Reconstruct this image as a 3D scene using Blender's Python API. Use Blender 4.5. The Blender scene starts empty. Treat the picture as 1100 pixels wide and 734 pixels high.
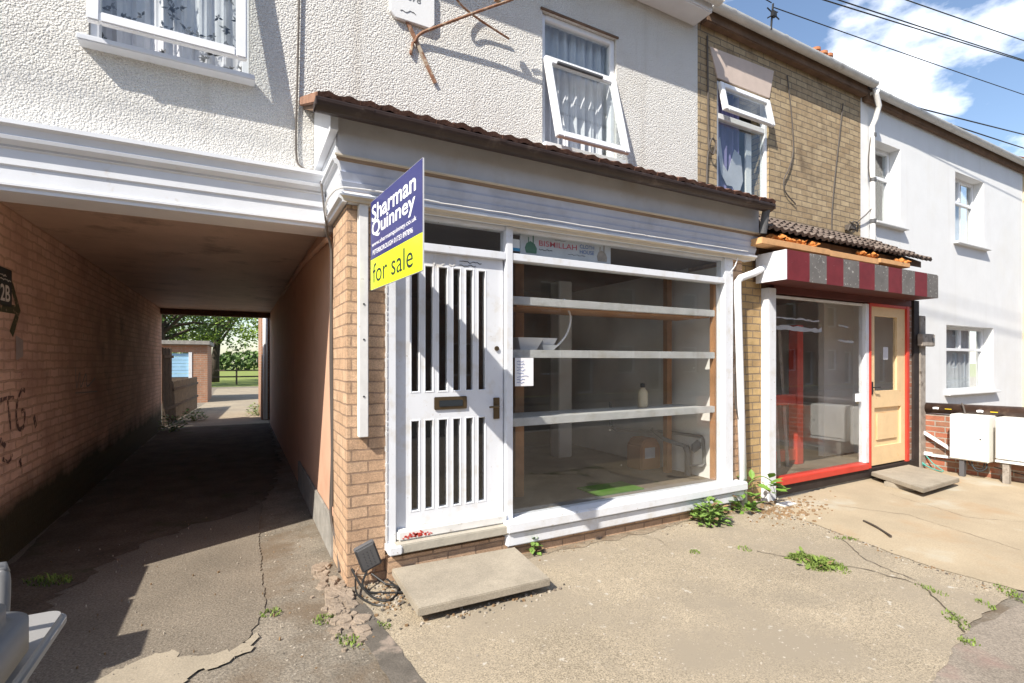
import bpy, bmesh, math, random
from mathutils import Vector, Matrix, noise as mnoise
R = random.Random(7)
S = bpy.context.scene
COL = S.collection

# ------------------------------------------------------------------ camera, world, sun, exposure
cam_d = bpy.data.cameras.new('camera'); cam = bpy.data.objects.new('camera', cam_d); COL.objects.link(cam)
cam.location = (0, 0, 1.48)
cam.rotation_euler = (math.radians(90), 0, -math.radians(28.446))
cam_d.sensor_width = 36; cam_d.lens = 36*539/1100; cam_d.shift_y = 21/1100
cam_d.clip_start = 0.05; cam_d.clip_end = 3000
S.camera = cam
SUN = Vector((2.05, 1.0, -2.2))
W = bpy.data.worlds.new('World'); S.world = W; W.use_nodes = True
nt = W.node_tree; nt.nodes.clear()
def wn(t, **k):
    n = nt.nodes.new(t)
    for a, b in k.items(): setattr(n, a, b)
    return n
sky = wn('ShaderNodeTexSky', sky_type='NISHITA', sun_disc=False, sun_elevation=math.radians(44), sun_rotation=math.atan2(-2.05, -1.0),
         air_density=1.0, dust_density=0.8, ozone_density=1.0)
tc = wn('ShaderNodeTexCoord'); mp = wn('ShaderNodeMapping'); mp.inputs['Scale'].default_value = (1.0, 1.0, 1.9); mp.inputs['Location'].default_value = (2.7, 0.7, 0.9)
n1 = wn('ShaderNodeTexNoise'); n1.inputs['Scale'].default_value = 4.2; n1.inputs['Detail'].default_value = 9; n1.inputs['Roughness'].default_value = 0.56
cr = wn('ShaderNodeValToRGB'); cr.color_ramp.elements[0].position = 0.47; cr.color_ramp.elements[1].position = 0.63
mx = wn('ShaderNodeMix', data_type='RGBA'); mx.inputs['B'].default_value = (10.0, 10.2, 10.6, 1)
bg = wn('ShaderNodeBackground'); bg.inputs['Strength'].default_value = 0.118
wo = wn('ShaderNodeOutputWorld')
nt.links.new(tc.outputs['Generated'], mp.inputs['Vector']); nt.links.new(mp.outputs['Vector'], n1.inputs['Vector'])
vd = wn('ShaderNodeVectorMath', operation='DOT_PRODUCT'); vd.inputs[1].default_value = Vector((0.87, 0.28, 0.40)).normalized(); nt.links.new(tc.outputs['Generated'], vd.inputs[0])
vr = wn('ShaderNodeMapRange', interpolation_type='SMOOTHSTEP'); vr.inputs['From Min'].default_value = 0.45; vr.inputs['From Max'].default_value = 0.85; nt.links.new(vd.outputs['Value'], vr.inputs['Value'])
vm = wn('ShaderNodeMath', operation='MULTIPLY'); nt.links.new(vr.outputs[0], vm.inputs[0]); nt.links.new(cr.outputs['Color'], vm.inputs[1])
nt.links.new(n1.outputs['Fac'], cr.inputs['Fac']); nt.links.new(vm.outputs[0], mx.inputs['Factor'])
nt.links.new(sky.outputs['Color'], mx.inputs['A']); nt.links.new(mx.outputs['Result'], bg.inputs['Color']); nt.links.new(bg.outputs['Background'], wo.inputs['Surface'])
sd = bpy.data.lights.new('sun', 'SUN'); sd.energy = 4.6; sd.angle = math.radians(0.55); sd.color = (1.0, 0.935, 0.83)
so = bpy.data.objects.new('sun', sd); COL.objects.link(so); so.rotation_euler = SUN.to_track_quat('-Z', 'Y').to_euler(); so.location = (-8, -6, 12)
S.view_settings.view_transform = 'Standard'; S.view_settings.look = 'None'; S.view_settings.gamma = 1; S.view_settings.exposure = 0.85
S.render.engine = 'CYCLES'
try:
    S.cycles.use_denoising = True; S.cycles.denoiser = 'OPENIMAGEDENOISE'
    S.cycles.max_bounces = 10; S.cycles.diffuse_bounces = 6; S.cycles.transparent_max_bounces = 16
    S.cycles.sample_clamp_indirect = 6.0
except Exception: pass

# ------------------------------------------------------------------ materials
def mat(name, col, rough=0.8, var=0.12, vscale=3.0, col2=None, v2scale=1.2, v2lo=0.5, v2hi=0.65, bump=0.0, bscale=40, bdist=0.01,
        fine=0.0, fscale=120, spec=0.3, metal=0.0, kind=None, **kw):
    m = bpy.data.materials.new(name); m.use_nodes = True
    t = m.node_tree; ns = t.nodes; lk = t.links
    b = ns['Principled BSDF']; b.inputs['Roughness'].default_value = rough; b.inputs['Metallic'].default_value = metal
    b.inputs['Specular IOR Level'].default_value = spec
    geo = ns.new('ShaderNodeNewGeometry'); pos = geo.outputs['Position']
    def noise(scale, detail=5, ro=0.6):
        n = ns.new('ShaderNodeTexNoise'); n.inputs['Scale'].default_value = scale; n.inputs['Detail'].default_value = detail
        n.inputs['Roughness'].default_value = ro; lk.new(pos, n.inputs['Vector']); return n.outputs['Fac']
    def ramp(f, lo, hi, c0=(0,0,0,1), c1=(1,1,1,1)):
        r = ns.new('ShaderNodeValToRGB'); r.color_ramp.elements[0].position = lo; r.color_ramp.elements[1].position = hi
        r.color_ramp.elements[0].color = c0; r.color_ramp.elements[1].color = c1; lk.new(f, r.inputs['Fac']); return r.outputs['Color']
    def mix(a, bb, f, mode='MIX'):
        x = ns.new('ShaderNodeMix'); x.data_type = 'RGBA'; x.blend_type = mode
        for s, v in (('A', a), ('B', bb)):
            if isinstance(v, tuple): x.inputs[s].default_value = v if len(v) == 4 else (*v, 1)
            else: lk.new(v, x.inputs[s])
        if isinstance(f, (int, float)): x.inputs['Factor'].default_value = f
        else: lk.new(f, x.inputs['Factor'])
        return x.outputs['Result']
    c = (*col, 1)
    hgt = None
    if kind == 'brick':
        uv = ns.new('ShaderNodeUVMap').outputs['UV']
        wob = ns.new('ShaderNodeTexNoise'); wob.inputs['Scale'].default_value = 9; lk.new(uv, wob.inputs['Vector'])
        ad = ns.new('ShaderNodeVectorMath'); ad.operation = 'SCALE'; ad.inputs['Scale'].default_value = kw.get('wob', 0.012); lk.new(wob.outputs['Color'], ad.inputs[0])
        ad2 = ns.new('ShaderNodeVectorMath'); lk.new(uv, ad2.inputs[0]); lk.new(ad.outputs[0], ad2.inputs[1])
        bt = ns.new('ShaderNodeTexBrick'); lk.new(ad2.outputs[0], bt.inputs['Vector'])
        bt.inputs['Scale'].default_value = 1; bt.inputs['Brick Width'].default_value = kw.get('bw', 0.225); bt.inputs['Row Height'].default_value = 0.075
        bt.inputs['Mortar Size'].default_value = kw.get('ms', 0.006); bt.inputs['Mortar Smooth'].default_value = 0.3; bt.inputs['Bias'].default_value = 0.0
        bt.inputs['Color1'].default_value = c; bt.inputs['Color2'].default_value = (*kw['brick2'], 1); bt.inputs['Mortar'].default_value = (*kw['mortar'], 1)
        cc = bt.outputs['Color']; hgt = bt.outputs['Fac']
    else:
        cc = c
    f = ramp(noise(vscale, 6), 0.3, 0.7, (1-var, 1-var, 1-var, 1), (1+var*.6, 1+var*.6, 1+var*.6, 1))
    cc = mix(cc, f, 1.0, 'MULTIPLY')
    if fine:
        f = ramp(noise(fscale, 3, 0.7), 0.32, 0.68, (1-fine, 1-fine, 1-fine, 1), (1+fine*.8, 1+fine*.8, 1+fine*.8, 1)); cc = mix(cc, f, 1.0, 'MULTIPLY')
    if col2:
        cc = mix(cc, col2, ramp(noise(v2scale, 8, 0.65), v2lo, v2hi))
    for sp in kw.get('spots', ()):       # (colour, scale, lo, hi)
        cc = mix(cc, sp[0], ramp(noise(sp[1], 4, 0.6), sp[2], sp[3]))
    if 'streak' in kw:                   # rain streaks: noise stretched along z
        sc, slo, shi, samt = kw['streak']
        mpp = ns.new('ShaderNodeMapping'); mpp.inputs['Scale'].default_value = (7, 7, .35); lk.new(pos, mpp.inputs['Vector'])
        sn = ns.new('ShaderNodeTexNoise'); sn.inputs['Scale'].default_value = 1; sn.inputs['Detail'].default_value = 7; lk.new(mpp.outputs[0], sn.inputs['Vector'])
        cc = mix(cc, sc, ramp(sn.outputs['Fac'], slo, shi, (0,0,0,1), (samt,samt,samt,1)))
    if 'lowdirt' in kw:                  # dirt / damp / tar at the foot of a wall: (colour, z full, z none, wobble)
        dc, z0, z1, wv = kw['lowdirt']
        sx = ns.new('ShaderNodeSeparateXYZ'); lk.new(pos, sx.inputs[0])
        ma = ns.new('ShaderNodeMath'); ma.operation = 'MULTIPLY_ADD'; lk.new(noise(2.2, 6), ma.inputs[0]); ma.inputs[1].default_value = wv; lk.new(sx.outputs['Z'], ma.inputs[2])
        mr = ns.new('ShaderNodeMapRange'); mr.inputs['From Min'].default_value = z0 + wv/2; mr.inputs['From Max'].default_value = z1 + wv/2
        mr.inputs['To Min'].default_value = 1; mr.inputs['To Max'].default_value = 0; lk.new(ma.outputs[0], mr.inputs['Value'])
        cc = mix(cc, dc, mr.outputs['Result'])
    lk.new(cc, b.inputs['Base Color']) if not isinstance(cc, tuple) else None
    if bump or hgt is not None:
        bp = ns.new('ShaderNodeBump'); bp.inputs['Distance'].default_value = bdist; bp.inputs['Strength'].default_value = bump if bump else 0.5
        if kind == 'dash':
            n_a = noise(bscale*1.5, 3, 0.65)
            v = ns.new('ShaderNodeTexVoronoi'); v.inputs['Scale'].default_value = bscale; lk.new(pos, v.inputs['Vector'])
            m2 = ns.new('ShaderNodeMath'); m2.operation = 'MULTIPLY_ADD'; lk.new(v.outputs['Distance'], m2.inputs[0]); m2.inputs[1].default_value = -0.9; lk.new(n_a, m2.inputs[2])
            lk.new(m2.outputs[0], bp.inputs['Height'])
        else:
            nn = noise(bscale, 6, 0.65)
            if hgt is not None:
                m1 = ns.new('ShaderNodeMath'); m1.operation = 'MULTIPLY_ADD'; lk.new(hgt, m1.inputs[0]); m1.inputs[1].default_value = -kw.get('bd', 1.2); lk.new(nn, m1.inputs[2])
                lk.new(m1.outputs[0], bp.inputs['Height'])
            else: lk.new(nn, bp.inputs['Height'])
        lk.new(bp.outputs['Normal'], b.inputs['Normal'])
    return m

def glass(name, tint=(0.93, 0.95, 0.95), ior=1.5, dirt=0.0, refl=1.0):
    m = bpy.data.materials.new(name); m.use_nodes = True; t = m.node_tree; t.nodes.clear(); N = t.nodes.new; lk = t.links
    o = N('ShaderNodeOutputMaterial'); tr = N('ShaderNodeBsdfTransparent'); tr.inputs['Color'].default_value = (*tint, 1)
    gl = N('ShaderNodeBsdfGlossy'); gl.inputs['Roughness'].default_value = 0.0; gl.inputs['Color'].default_value = (1, 1, 1, 1)
    fr = N('ShaderNodeFresnel'); gb_ = N('ShaderNodeNewGeometry'); mr_ = N('ShaderNodeMapRange'); mr_.inputs['To Min'].default_value = ior; mr_.inputs['To Max'].default_value = 1/ior
    lk.new(gb_.outputs['Backfacing'], mr_.inputs['Value']); lk.new(mr_.outputs[0], fr.inputs['IOR'])
    mu = N('ShaderNodeMath'); mu.operation = 'MULTIPLY'; mu.inputs[1].default_value = 0.9*refl; lk.new(fr.outputs[0], mu.inputs[0]); mu.use_clamp = True
    mx = N('ShaderNodeMixShader'); lk.new(mu.outputs[0], mx.inputs[0]); lk.new(tr.outputs[0], mx.inputs[1]); lk.new(gl.outputs[0], mx.inputs[2])
    out = mx.outputs[0]
    if dirt:
        df = N('ShaderNodeBsdfDiffuse'); df.inputs['Color'].default_value = (0.7, 0.68, 0.62, 1)
        g = N('ShaderNodeNewGeometry'); n = N('ShaderNodeTexNoise'); n.inputs['Scale'].default_value = 3.5; n.inputs['Detail'].default_value = 8; lk.new(g.outputs['Position'], n.inputs['Vector'])
        r = N('ShaderNodeMapRange'); r.inputs['From Min'].default_value = 0.35; r.inputs['From Max'].default_value = 0.8; r.inputs['To Max'].default_value = dirt*2; r.inputs['To Min'].default_value = dirt*.35; lk.new(n.outputs['Fac'], r.inputs['Value'])
        v = N('ShaderNodeTexVoronoi'); v.inputs['Scale'].default_value = 5.5; lk.new(g.outputs['Position'], v.inputs['Vector'])
        r2 = N('ShaderNodeMapRange'); r2.inputs['From Min'].default_value = 0.018; r2.inputs['From Max'].default_value = 0.03; r2.inputs['To Min'].default_value = 0.5; r2.inputs['To Max'].default_value = 0.0; lk.new(v.outputs['Distance'], r2.inputs['Value'])
        ad = N('ShaderNodeMath'); ad.use_clamp = True; lk.new(r.outputs[0], ad.inputs[0]); lk.new(r2.outputs[0], ad.inputs[1])
        m2 = N('ShaderNodeMixShader'); lk.new(ad.outputs[0], m2.inputs[0]); lk.new(out, m2.inputs[1]); lk.new(df.outputs[0], m2.inputs[2]); out = m2.outputs[0]
    lk.new(out, o.inputs['Surface']); return m

M = {}
M['dash'] = mat('pebbledash', (0.76, 0.745, 0.71), 0.9, var=0.05, vscale=1.2, kind='dash', bump=1.0, bscale=80, bdist=0.013, fine=0.25, fscale=110,
                col2=(0.64, 0.60, 0.53), v2scale=0.9, v2lo=0.52, v2hi=0.8, streak=((0.50, 0.46, 0.40), .56, .8, .5))
M['render'] = mat('white_render', (0.745, 0.75, 0.75), 0.85, var=0.04, bump=0.25, bscale=60, bdist=0.004, col2=(0.70, 0.69, 0.66), v2scale=0.8, v2lo=0.5, v2hi=0.8, streak=((0.58, 0.56, 0.52), .56, .82, .28))
M['cream'] = mat('cream_render', (0.72, 0.62, 0.40), 0.85, bump=0.2)
M['buff'] = mat('buff_brick', (0.455, 0.35, 0.215), 0.9, kind='brick', brick2=(0.35, 0.255, 0.15), mortar=(0.20, 0.16, 0.115), var=0.25, vscale=9, fine=0.18, fscale=70,
                bump=0.7, bscale=70, bdist=0.008, ms=0.007, bd=1.3, spots=[((0.14, 0.10, 0.065), 2.1, 0.58, 0.8)])
M['pier'] = mat('orange_brick', (0.60, 0.41, 0.27), 0.9, kind='brick', brick2=(0.50, 0.325, 0.205), mortar=(0.33, 0.225, 0.155), var=0.18, vscale=14, fine=0.25, fscale=130,
                bump=0.9, bscale=130, bdist=0.008, ms=0.006, bd=1.6, bw=0.215)
M['pier2'] = mat('yellow_brick', (0.52, 0.36, 0.17), 0.85, kind='brick', brick2=(0.40, 0.265, 0.13), mortar=(0.25, 0.19, 0.13), var=0.2, vscale=10, fine=0.12, bump=0.7, bscale=90, bdist=0.007, ms=0.007)
M['redbrick'] = mat('red_brick', (0.38, 0.13, 0.075), 0.9, kind='brick', brick2=(0.25, 0.15, 0.10), mortar=(0.36, 0.31, 0.26), var=0.25, vscale=7, fine=0.15, bump=0.7, bscale=60, bdist=0.008, ms=0.009,
                    spots=[((0.40, 0.35, 0.30), 3.0, 0.56, 0.7)])
M['farbrick'] = mat('far_brick', (0.40, 0.20, 0.12), 0.9, kind='brick', brick2=(0.33, 0.19, 0.12), mortar=(0.36, 0.31, 0.26), var=0.2, vscale=5, bump=0.5)
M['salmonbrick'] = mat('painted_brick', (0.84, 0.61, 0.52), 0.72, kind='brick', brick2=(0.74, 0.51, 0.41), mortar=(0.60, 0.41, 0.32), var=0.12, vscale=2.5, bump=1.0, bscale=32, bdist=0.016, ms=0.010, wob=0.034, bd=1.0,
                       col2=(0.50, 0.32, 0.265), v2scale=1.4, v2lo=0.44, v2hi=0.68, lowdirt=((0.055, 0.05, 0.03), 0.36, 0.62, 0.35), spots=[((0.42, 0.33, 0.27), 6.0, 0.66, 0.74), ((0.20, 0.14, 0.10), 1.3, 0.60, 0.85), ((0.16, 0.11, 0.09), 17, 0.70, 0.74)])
M['salmon'] = mat('salmon_paint', (0.59, 0.36, 0.25), 0.75, var=0.07, bump=0.25, bscale=30, bdist=0.006, col2=(0.45, 0.25, 0.17), v2scale=1.2, v2lo=0.56, v2hi=0.8)
M['ceil'] = mat('passage_ceiling', (0.62, 0.47, 0.38), 0.55, var=0.15, vscale=2.0, bump=0.2, bscale=12, bdist=0.006, col2=(0.24, 0.165, 0.13), v2scale=2.2, v2lo=0.55, v2hi=0.75)
M['plinth'] = mat('cement_plinth', (0.30, 0.285, 0.26), 0.95, var=0.3, vscale=6, bump=0.6, bscale=40, bdist=0.01)
M['white'] = mat('white_gloss', (0.715, 0.735, 0.775), 0.35, var=0.04, vscale=5, bump=0.06, bscale=50, bdist=0.003, spec=0.5, col2=(0.58, 0.545, 0.485), v2scale=6, v2lo=0.52, v2hi=0.76, streak=((0.55, 0.52, 0.47), .56, .8, .5), spots=[((0.40, 0.35, 0.29), 34, 0.69, 0.72)])
M['upvc'] = mat('white_upvc', (0.76, 0.77, 0.79), 0.3, var=0.02, spec=0.5)
M['oldwhite'] = mat('weathered_white', (0.70, 0.69, 0.67), 0.6, var=0.12, vscale=8, bump=0.3, bscale=60, bdist=0.003, col2=(0.36, 0.31, 0.26), v2scale=9, v2lo=0.62, v2hi=0.72)
M['cornw'] = mat('cornice_white', (0.68, 0.70, 0.74), 0.5, var=0.06, vscale=4, bump=0.12, bscale=30, bdist=0.004, col2=(0.50, 0.45, 0.39), v2scale=5, v2lo=0.64, v2hi=0.8)
M['cornshade'] = mat('cornice_shade_blue', (0.49, 0.52, 0.60), 0.5, var=0.12, vscale=2, bump=0.12, bscale=25, bdist=0.004, col2=(0.30, 0.31, 0.36), v2scale=2.5, v2lo=0.5, v2hi=0.8)  # white cornice boards of the front, their bluish shade put into the base colour
M['corncream'] = mat('cornice_cream', (0.56, 0.49, 0.39), 0.55, var=0.12, vscale=5, bump=0.15, col2=(0.38, 0.31, 0.24), v2scale=5, v2lo=0.62, v2hi=0.78)
M['fascia'] = mat('grey_fascia', (0.52, 0.51, 0.51), 0.6, var=0.12, vscale=3, bump=0.15, col2=(0.42, 0.37, 0.32), v2scale=2.5, v2lo=0.55, v2hi=0.8)
M['brownline'] = mat('brown_moulding', (0.26, 0.18, 0.12), 0.6, var=0.2)
M['gutterb'] = mat('brown_gutter', (0.045, 0.028, 0.022), 0.45, var=0.3, vscale=6, spec=0.4, col2=(0.12, 0.09, 0.07), v2scale=6, v2lo=0.58, v2hi=0.75)
M['gutterw'] = mat('grey_white_gutter', (0.60, 0.60, 0.58), 0.5, var=0.15, vscale=4, col2=(0.35, 0.33, 0.30), v2scale=4, v2lo=0.58, v2hi=0.75)
M['tile1'] = mat('red_brown_tile', (0.17, 0.082, 0.055), 0.9, var=0.4, vscale=9, fine=0.25, fscale=60, bump=0.7, bscale=70, bdist=0.008, col2=(0.24, 0.17, 0.12), v2scale=9, v2lo=0.56, v2hi=0.7)
M['vergem'] = mat('verge_tile', (0.30, 0.165, 0.11), 0.9, var=0.3, vscale=12, bump=0.5)
M['tile2'] = mat('grey_brown_tile', (0.15, 0.115, 0.095), 0.9, var=0.35, vscale=8, fine=0.2, fscale=70, bump=0.7, bscale=70, bdist=0.008, col2=(0.26, 0.22, 0.18), v2scale=8, v2lo=0.56, v2hi=0.72)
M['slate'] = mat('slate', (0.10, 0.095, 0.10), 0.8, var=0.3)
M['soffitdark'] = mat('weathered_timber', (0.16, 0.10, 0.065), 0.8, var=0.35, vscale=5, bump=0.3)
M['curtain'] = mat('grey_curtain', (0.60, 0.60, 0.63), 0.9, var=0.15, vscale=6)
M['net'] = mat('net_curtain', (0.55, 0.55, 0.58), 0.9, var=0.12, vscale=5)
M['purple'] = mat('purple_blind', (0.22, 0.19, 0.36), 0.8, var=0.2)
M['gl'] = glass('window_glass', refl=1.1)
M['glshop'] = glass('shop_glass', tint=(0.965, 0.97, 0.965), dirt=0.008, refl=0.95)
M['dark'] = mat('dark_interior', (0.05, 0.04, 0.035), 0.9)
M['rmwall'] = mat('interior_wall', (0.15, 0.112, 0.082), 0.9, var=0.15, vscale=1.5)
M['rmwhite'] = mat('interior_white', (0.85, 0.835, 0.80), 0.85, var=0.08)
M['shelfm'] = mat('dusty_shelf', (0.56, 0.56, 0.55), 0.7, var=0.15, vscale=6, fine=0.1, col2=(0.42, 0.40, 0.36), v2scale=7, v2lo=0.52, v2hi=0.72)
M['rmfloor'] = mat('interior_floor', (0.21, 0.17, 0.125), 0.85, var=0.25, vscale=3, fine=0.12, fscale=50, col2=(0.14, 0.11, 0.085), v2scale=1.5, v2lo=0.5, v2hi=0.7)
M['wood'] = mat('bare_wood', (0.42, 0.215, 0.10), 0.7, var=0.2, vscale=8)
M['pine'] = mat('new_pine', (0.70, 0.51, 0.29), 0.55, var=0.08, vscale=7, col2=(0.58, 0.35, 0.15), v2scale=14, v2lo=0.62, v2hi=0.75)
M['batten'] = mat('timber_batten', (0.62, 0.35, 0.16), 0.75, var=0.2, vscale=9)
M['red'] = mat('red_paint', (0.55, 0.055, 0.035), 0.45, var=0.12, vscale=6)
M['redfade'] = mat('faded_red_paint', (0.165, 0.019, 0.024), 0.6, var=0.22, vscale=7, spots=[((0.40, 0.30, 0.28), 38, 0.70, 0.74)])
M['greypeel'] = mat('peeling_grey_paint', (0.15, 0.14, 0.132), 0.7, var=0.2, vscale=6, spots=[((0.50, 0.48, 0.45), 34, 0.63, 0.67), ((0.15, 0.13, 0.12), 30, 0.68, 0.72)])
M['maroon'] = mat('maroon_paint', (0.10, 0.025, 0.02), 0.6, var=0.25)
M['blackwood'] = mat('black_timber', (0.035, 0.025, 0.022), 0.7, var=0.3, vscale=10)
M['greywood'] = mat('weathered_post', (0.33, 0.29, 0.25), 0.85, var=0.35, vscale=12, bump=0.4, bscale=50, col2=(0.12, 0.09, 0.07), v2scale=7, v2lo=0.58, v2hi=0.68)
M['concrete'] = mat('concrete', (0.325, 0.272, 0.197), 0.92, var=0.16, vscale=1.6, fine=0.62, fscale=150, bump=0.3, bscale=220, bdist=0.003, col2=(0.26, 0.22, 0.165), v2scale=0.9, v2lo=0.46, v2hi=0.62,
                    spots=[((0.42, 0.385, 0.325), 11, 0.655, 0.70), ((0.21, 0.18, 0.138), 0.75, 0.60, 0.78), ((0.46, 0.41, 0.34), 45, 0.66, 0.70), ((0.17, 0.14, 0.105), 21, 0.68, 0.75), ((0.20, 0.175, 0.14), 60, 0.66, 0.71)])
M['sandy'] = mat('sandy_concrete', (0.375, 0.305, 0.21), 0.92, var=0.14, vscale=1.8, fine=0.13, fscale=80, bump=0.3, bscale=60, bdist=0.006, col2=(0.35, 0.245, 0.145), v2scale=1.1, v2lo=0.54, v2hi=0.72,
                 spots=[((0.40, 0.375, 0.305), 0.9, 0.58, 0.7), ((0.30, 0.24, 0.18), 5, 0.68, 0.76)])
M['worn'] = mat('worn_ground', (0.23, 0.20, 0.16), 0.95, var=0.3, vscale=2.6, fine=0.42, fscale=75, bump=0.9, bscale=70, bdist=0.012, col2=(0.155, 0.12, 0.085), v2scale=1.8, v2lo=0.48, v2hi=0.62,
                spots=[((0.45, 0.42, 0.37), 24, 0.68, 0.72), ((0.10, 0.075, 0.05), 9, 0.66, 0.74)])
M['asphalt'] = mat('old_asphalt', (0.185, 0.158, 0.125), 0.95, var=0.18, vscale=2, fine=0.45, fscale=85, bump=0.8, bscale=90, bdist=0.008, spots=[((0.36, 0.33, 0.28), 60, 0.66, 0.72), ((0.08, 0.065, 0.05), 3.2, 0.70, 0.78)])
M['dirt'] = mat('shade_and_crack_dirt', (0.12, 0.093, 0.068), 0.95, var=0.35, vscale=3, fine=0.4, fscale=60, bump=0.8, bscale=40, bdist=0.01, col2=(0.055, 0.06, 0.028), v2scale=2.5, v2lo=0.56, v2hi=0.7)  # dark tone standing in for shade on the passage floor; also fills paving cracks
M['dustdirt'] = mat('dusty_dirt', (0.26, 0.21, 0.15), 0.95, var=0.3, vscale=9, fine=0.4, fscale=70, bump=0.7, bscale=60, bdist=0.01, col2=(0.19, 0.14, 0.095), v2scale=5, v2lo=0.5, v2hi=0.65)
M['cement'] = mat('pale_cement', (0.31, 0.268, 0.205), 0.95, var=0.15, vscale=4, fine=0.15, bump=0.4, bscale=60, spots=[((0.10, 0.085, 0.07), 34, 0.66, 0.69)])
M['pinkc'] = mat('broken_pinkish_concrete', (0.30, 0.24, 0.185), 0.95, var=0.25, vscale=8, fine=0.2, bump=0.9, bscale=30, bdist=0.02)
M['darkpave'] = mat('dark_pavement', (0.25, 0.213, 0.172), 0.95, var=0.2, vscale=3, fine=0.35, fscale=100, bump=0.5, bscale=90, spots=[((0.25, 0.165, 0.14), 2.2, 0.58, 0.78)])
M['channel'] = mat('dark_channel', (0.12, 0.105, 0.088), 0.9, var=0.3, vscale=7, fine=0.2, bump=0.5, bscale=40, spots=[((0.26, 0.21, 0.17), 5, 0.58, 0.66)])
M['road'] = mat('road', (0.06, 0.058, 0.055), 0.9, var=0.15, fine=0.3)
M['slab'] = mat('paving_slab', (0.32, 0.28, 0.22), 0.92, var=0.2, vscale=4, fine=0.2, fscale=120, bump=0.5, bscale=80, bdist=0.005, col2=(0.23, 0.20, 0.155), v2scale=3, v2lo=0.55, v2hi=0.7)
M['thresh'] = mat('stone_threshold', (0.40, 0.37, 0.31), 0.85, var=0.2, vscale=6, bump=0.3)
M['leafm'] = mat('weed_leaf', (0.155, 0.25, 0.055), 0.55, var=0.35, vscale=20)
M['leafv'] = mat('vine_leaf', (0.14, 0.25, 0.04), 0.5, var=0.3, vscale=25)
M['grass'] = mat('weed_grass', (0.16, 0.225, 0.045), 0.7, var=0.4, vscale=18)
M['deadleaf'] = mat('dry_leaf', (0.24, 0.155, 0.085), 0.9, var=0.4, vscale=30)
M['pebble'] = mat('pebble', (0.38, 0.335, 0.275), 0.9, var=0.4, vscale=40)
M['bark'] = mat('bark', (0.06, 0.047, 0.037), 0.95, var=0.3, vscale=6, bump=0.6, bscale=20)
M['crown'] = mat('tree_leaf', (0.23, 0.34, 0.05), 0.6, var=0.5, vscale=1.6)
M['crownd'] = mat('dark_tree_leaf', (0.08, 0.135, 0.03), 0.6, var=0.5, vscale=1.2)
M['lawn'] = mat('lawn', (0.20, 0.24, 0.055), 0.95, var=0.3, vscale=1.2, fine=0.2, fscale=12)
M['blue'] = mat('sign_blue', (0.028, 0.032, 0.155), 0.35, var=0.04, spec=0.5)
M['lime'] = mat('sign_lime', (0.66, 0.83, 0.03), 0.35, var=0.03, spec=0.5)
M['signw'] = mat('sign_white', (0.85, 0.86, 0.88), 0.4, var=0.02)
M['signk'] = mat('sign_black', (0.025, 0.03, 0.035), 0.5, var=0.05)
M['signbk'] = mat('sign_plastic', (0.7, 0.7, 0.72), 0.5)
M['brass'] = mat('aged_brass', (0.17, 0.125, 0.075), 0.4, metal=0.8, var=0.2)
M['rust'] = mat('rusty_iron', (0.27, 0.14, 0.085), 0.85, var=0.4, vscale=30, col2=(0.48, 0.40, 0.30), v2scale=16, v2lo=0.5, v2hi=0.62)
M['cable'] = mat('grey_cable', (0.10, 0.085, 0.075), 0.7)
M['black'] = mat('black_plastic', (0.02, 0.02, 0.02), 0.5)
M['pipebk'] = mat('brown_black_pipe', (0.05, 0.028, 0.02), 0.45, var=0.4, vscale=8, spec=0.5, col2=(0.13, 0.09, 0.06), v2scale=8, v2lo=0.55, v2hi=0.7)
M['box'] = mat('meter_box_white', (0.76, 0.75, 0.71), 0.45, var=0.05, vscale=3)
M['grey'] = mat('grey_plastic', (0.16, 0.16, 0.162), 0.5, var=0.08)
M['rimgrey'] = mat('rim_plastic', (0.25, 0.245, 0.24), 0.5, var=0.1)
M['dgrey'] = mat('dark_grey_plastic', (0.10, 0.10, 0.105), 0.55, var=0.1)
M['paper'] = mat('paper', (0.80, 0.80, 0.82), 0.8, var=0.04)
M['ink'] = mat('blue_ink', (0.18, 0.22, 0.42), 0.8)
M['greenmat'] = mat('green_mat', (0.09, 0.20, 0.03), 0.9, var=0.2)
M['orange'] = mat('orange_plastic', (0.38, 0.17, 0.07), 0.6)
M['mortar'] = mat('orange_mortar', (0.60, 0.23, 0.06), 0.95, var=0.4, vscale=25, bump=0.8, bscale=40, bdist=0.02)
M['terracotta'] = mat('terracotta', (0.42, 0.17, 0.08), 0.85)
M['lintel'] = mat('painted_lintel', (0.56, 0.46, 0.40), 0.8, var=0.1, vscale=5)
M['graf'] = mat('dark_spray_paint', (0.11, 0.07, 0.07), 0.7, col2=(0.60, 0.41, 0.33), v2scale=28, v2lo=0.50, v2hi=0.60)
M['grafgreen'] = mat('dark_green_paint', (0.07, 0.075, 0.045), 0.7, col2=(0.45, 0.32, 0.25), v2scale=22, v2lo=0.56, v2hi=0.64)
M['grafpale'] = mat('pale_paint', (0.40, 0.36, 0.36), 0.8)
M['fabric'] = mat('cloth', (0.6, 0.6, 0.58), 0.9)
M['fence'] = mat('fence_board', (0.10, 0.075, 0.055), 0.9, var=0.3, vscale=8)
M['sblue'] = mat('pale_blue_door', (0.30, 0.52, 0.72), 0.6, var=0.1)
M['mgreen'] = mat('dome_green', (0.05, 0.16, 0.10), 0.7)
M['mred'] = mat('letter_red', (0.50, 0.07, 0.10), 0.7)
M['mblue'] = mat('letter_blue', (0.04, 0.12, 0.35), 0.7)
M['shopsign'] = mat('shop_sign_board', (0.52, 0.55, 0.58), 0.7, var=0.12, vscale=8)
M['yellow'] = mat('yellow_tag', (0.7, 0.5, 0.03), 0.6)
M['teal'] = mat('teal_plastic', (0.08, 0.35, 0.30), 0.6)
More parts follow.
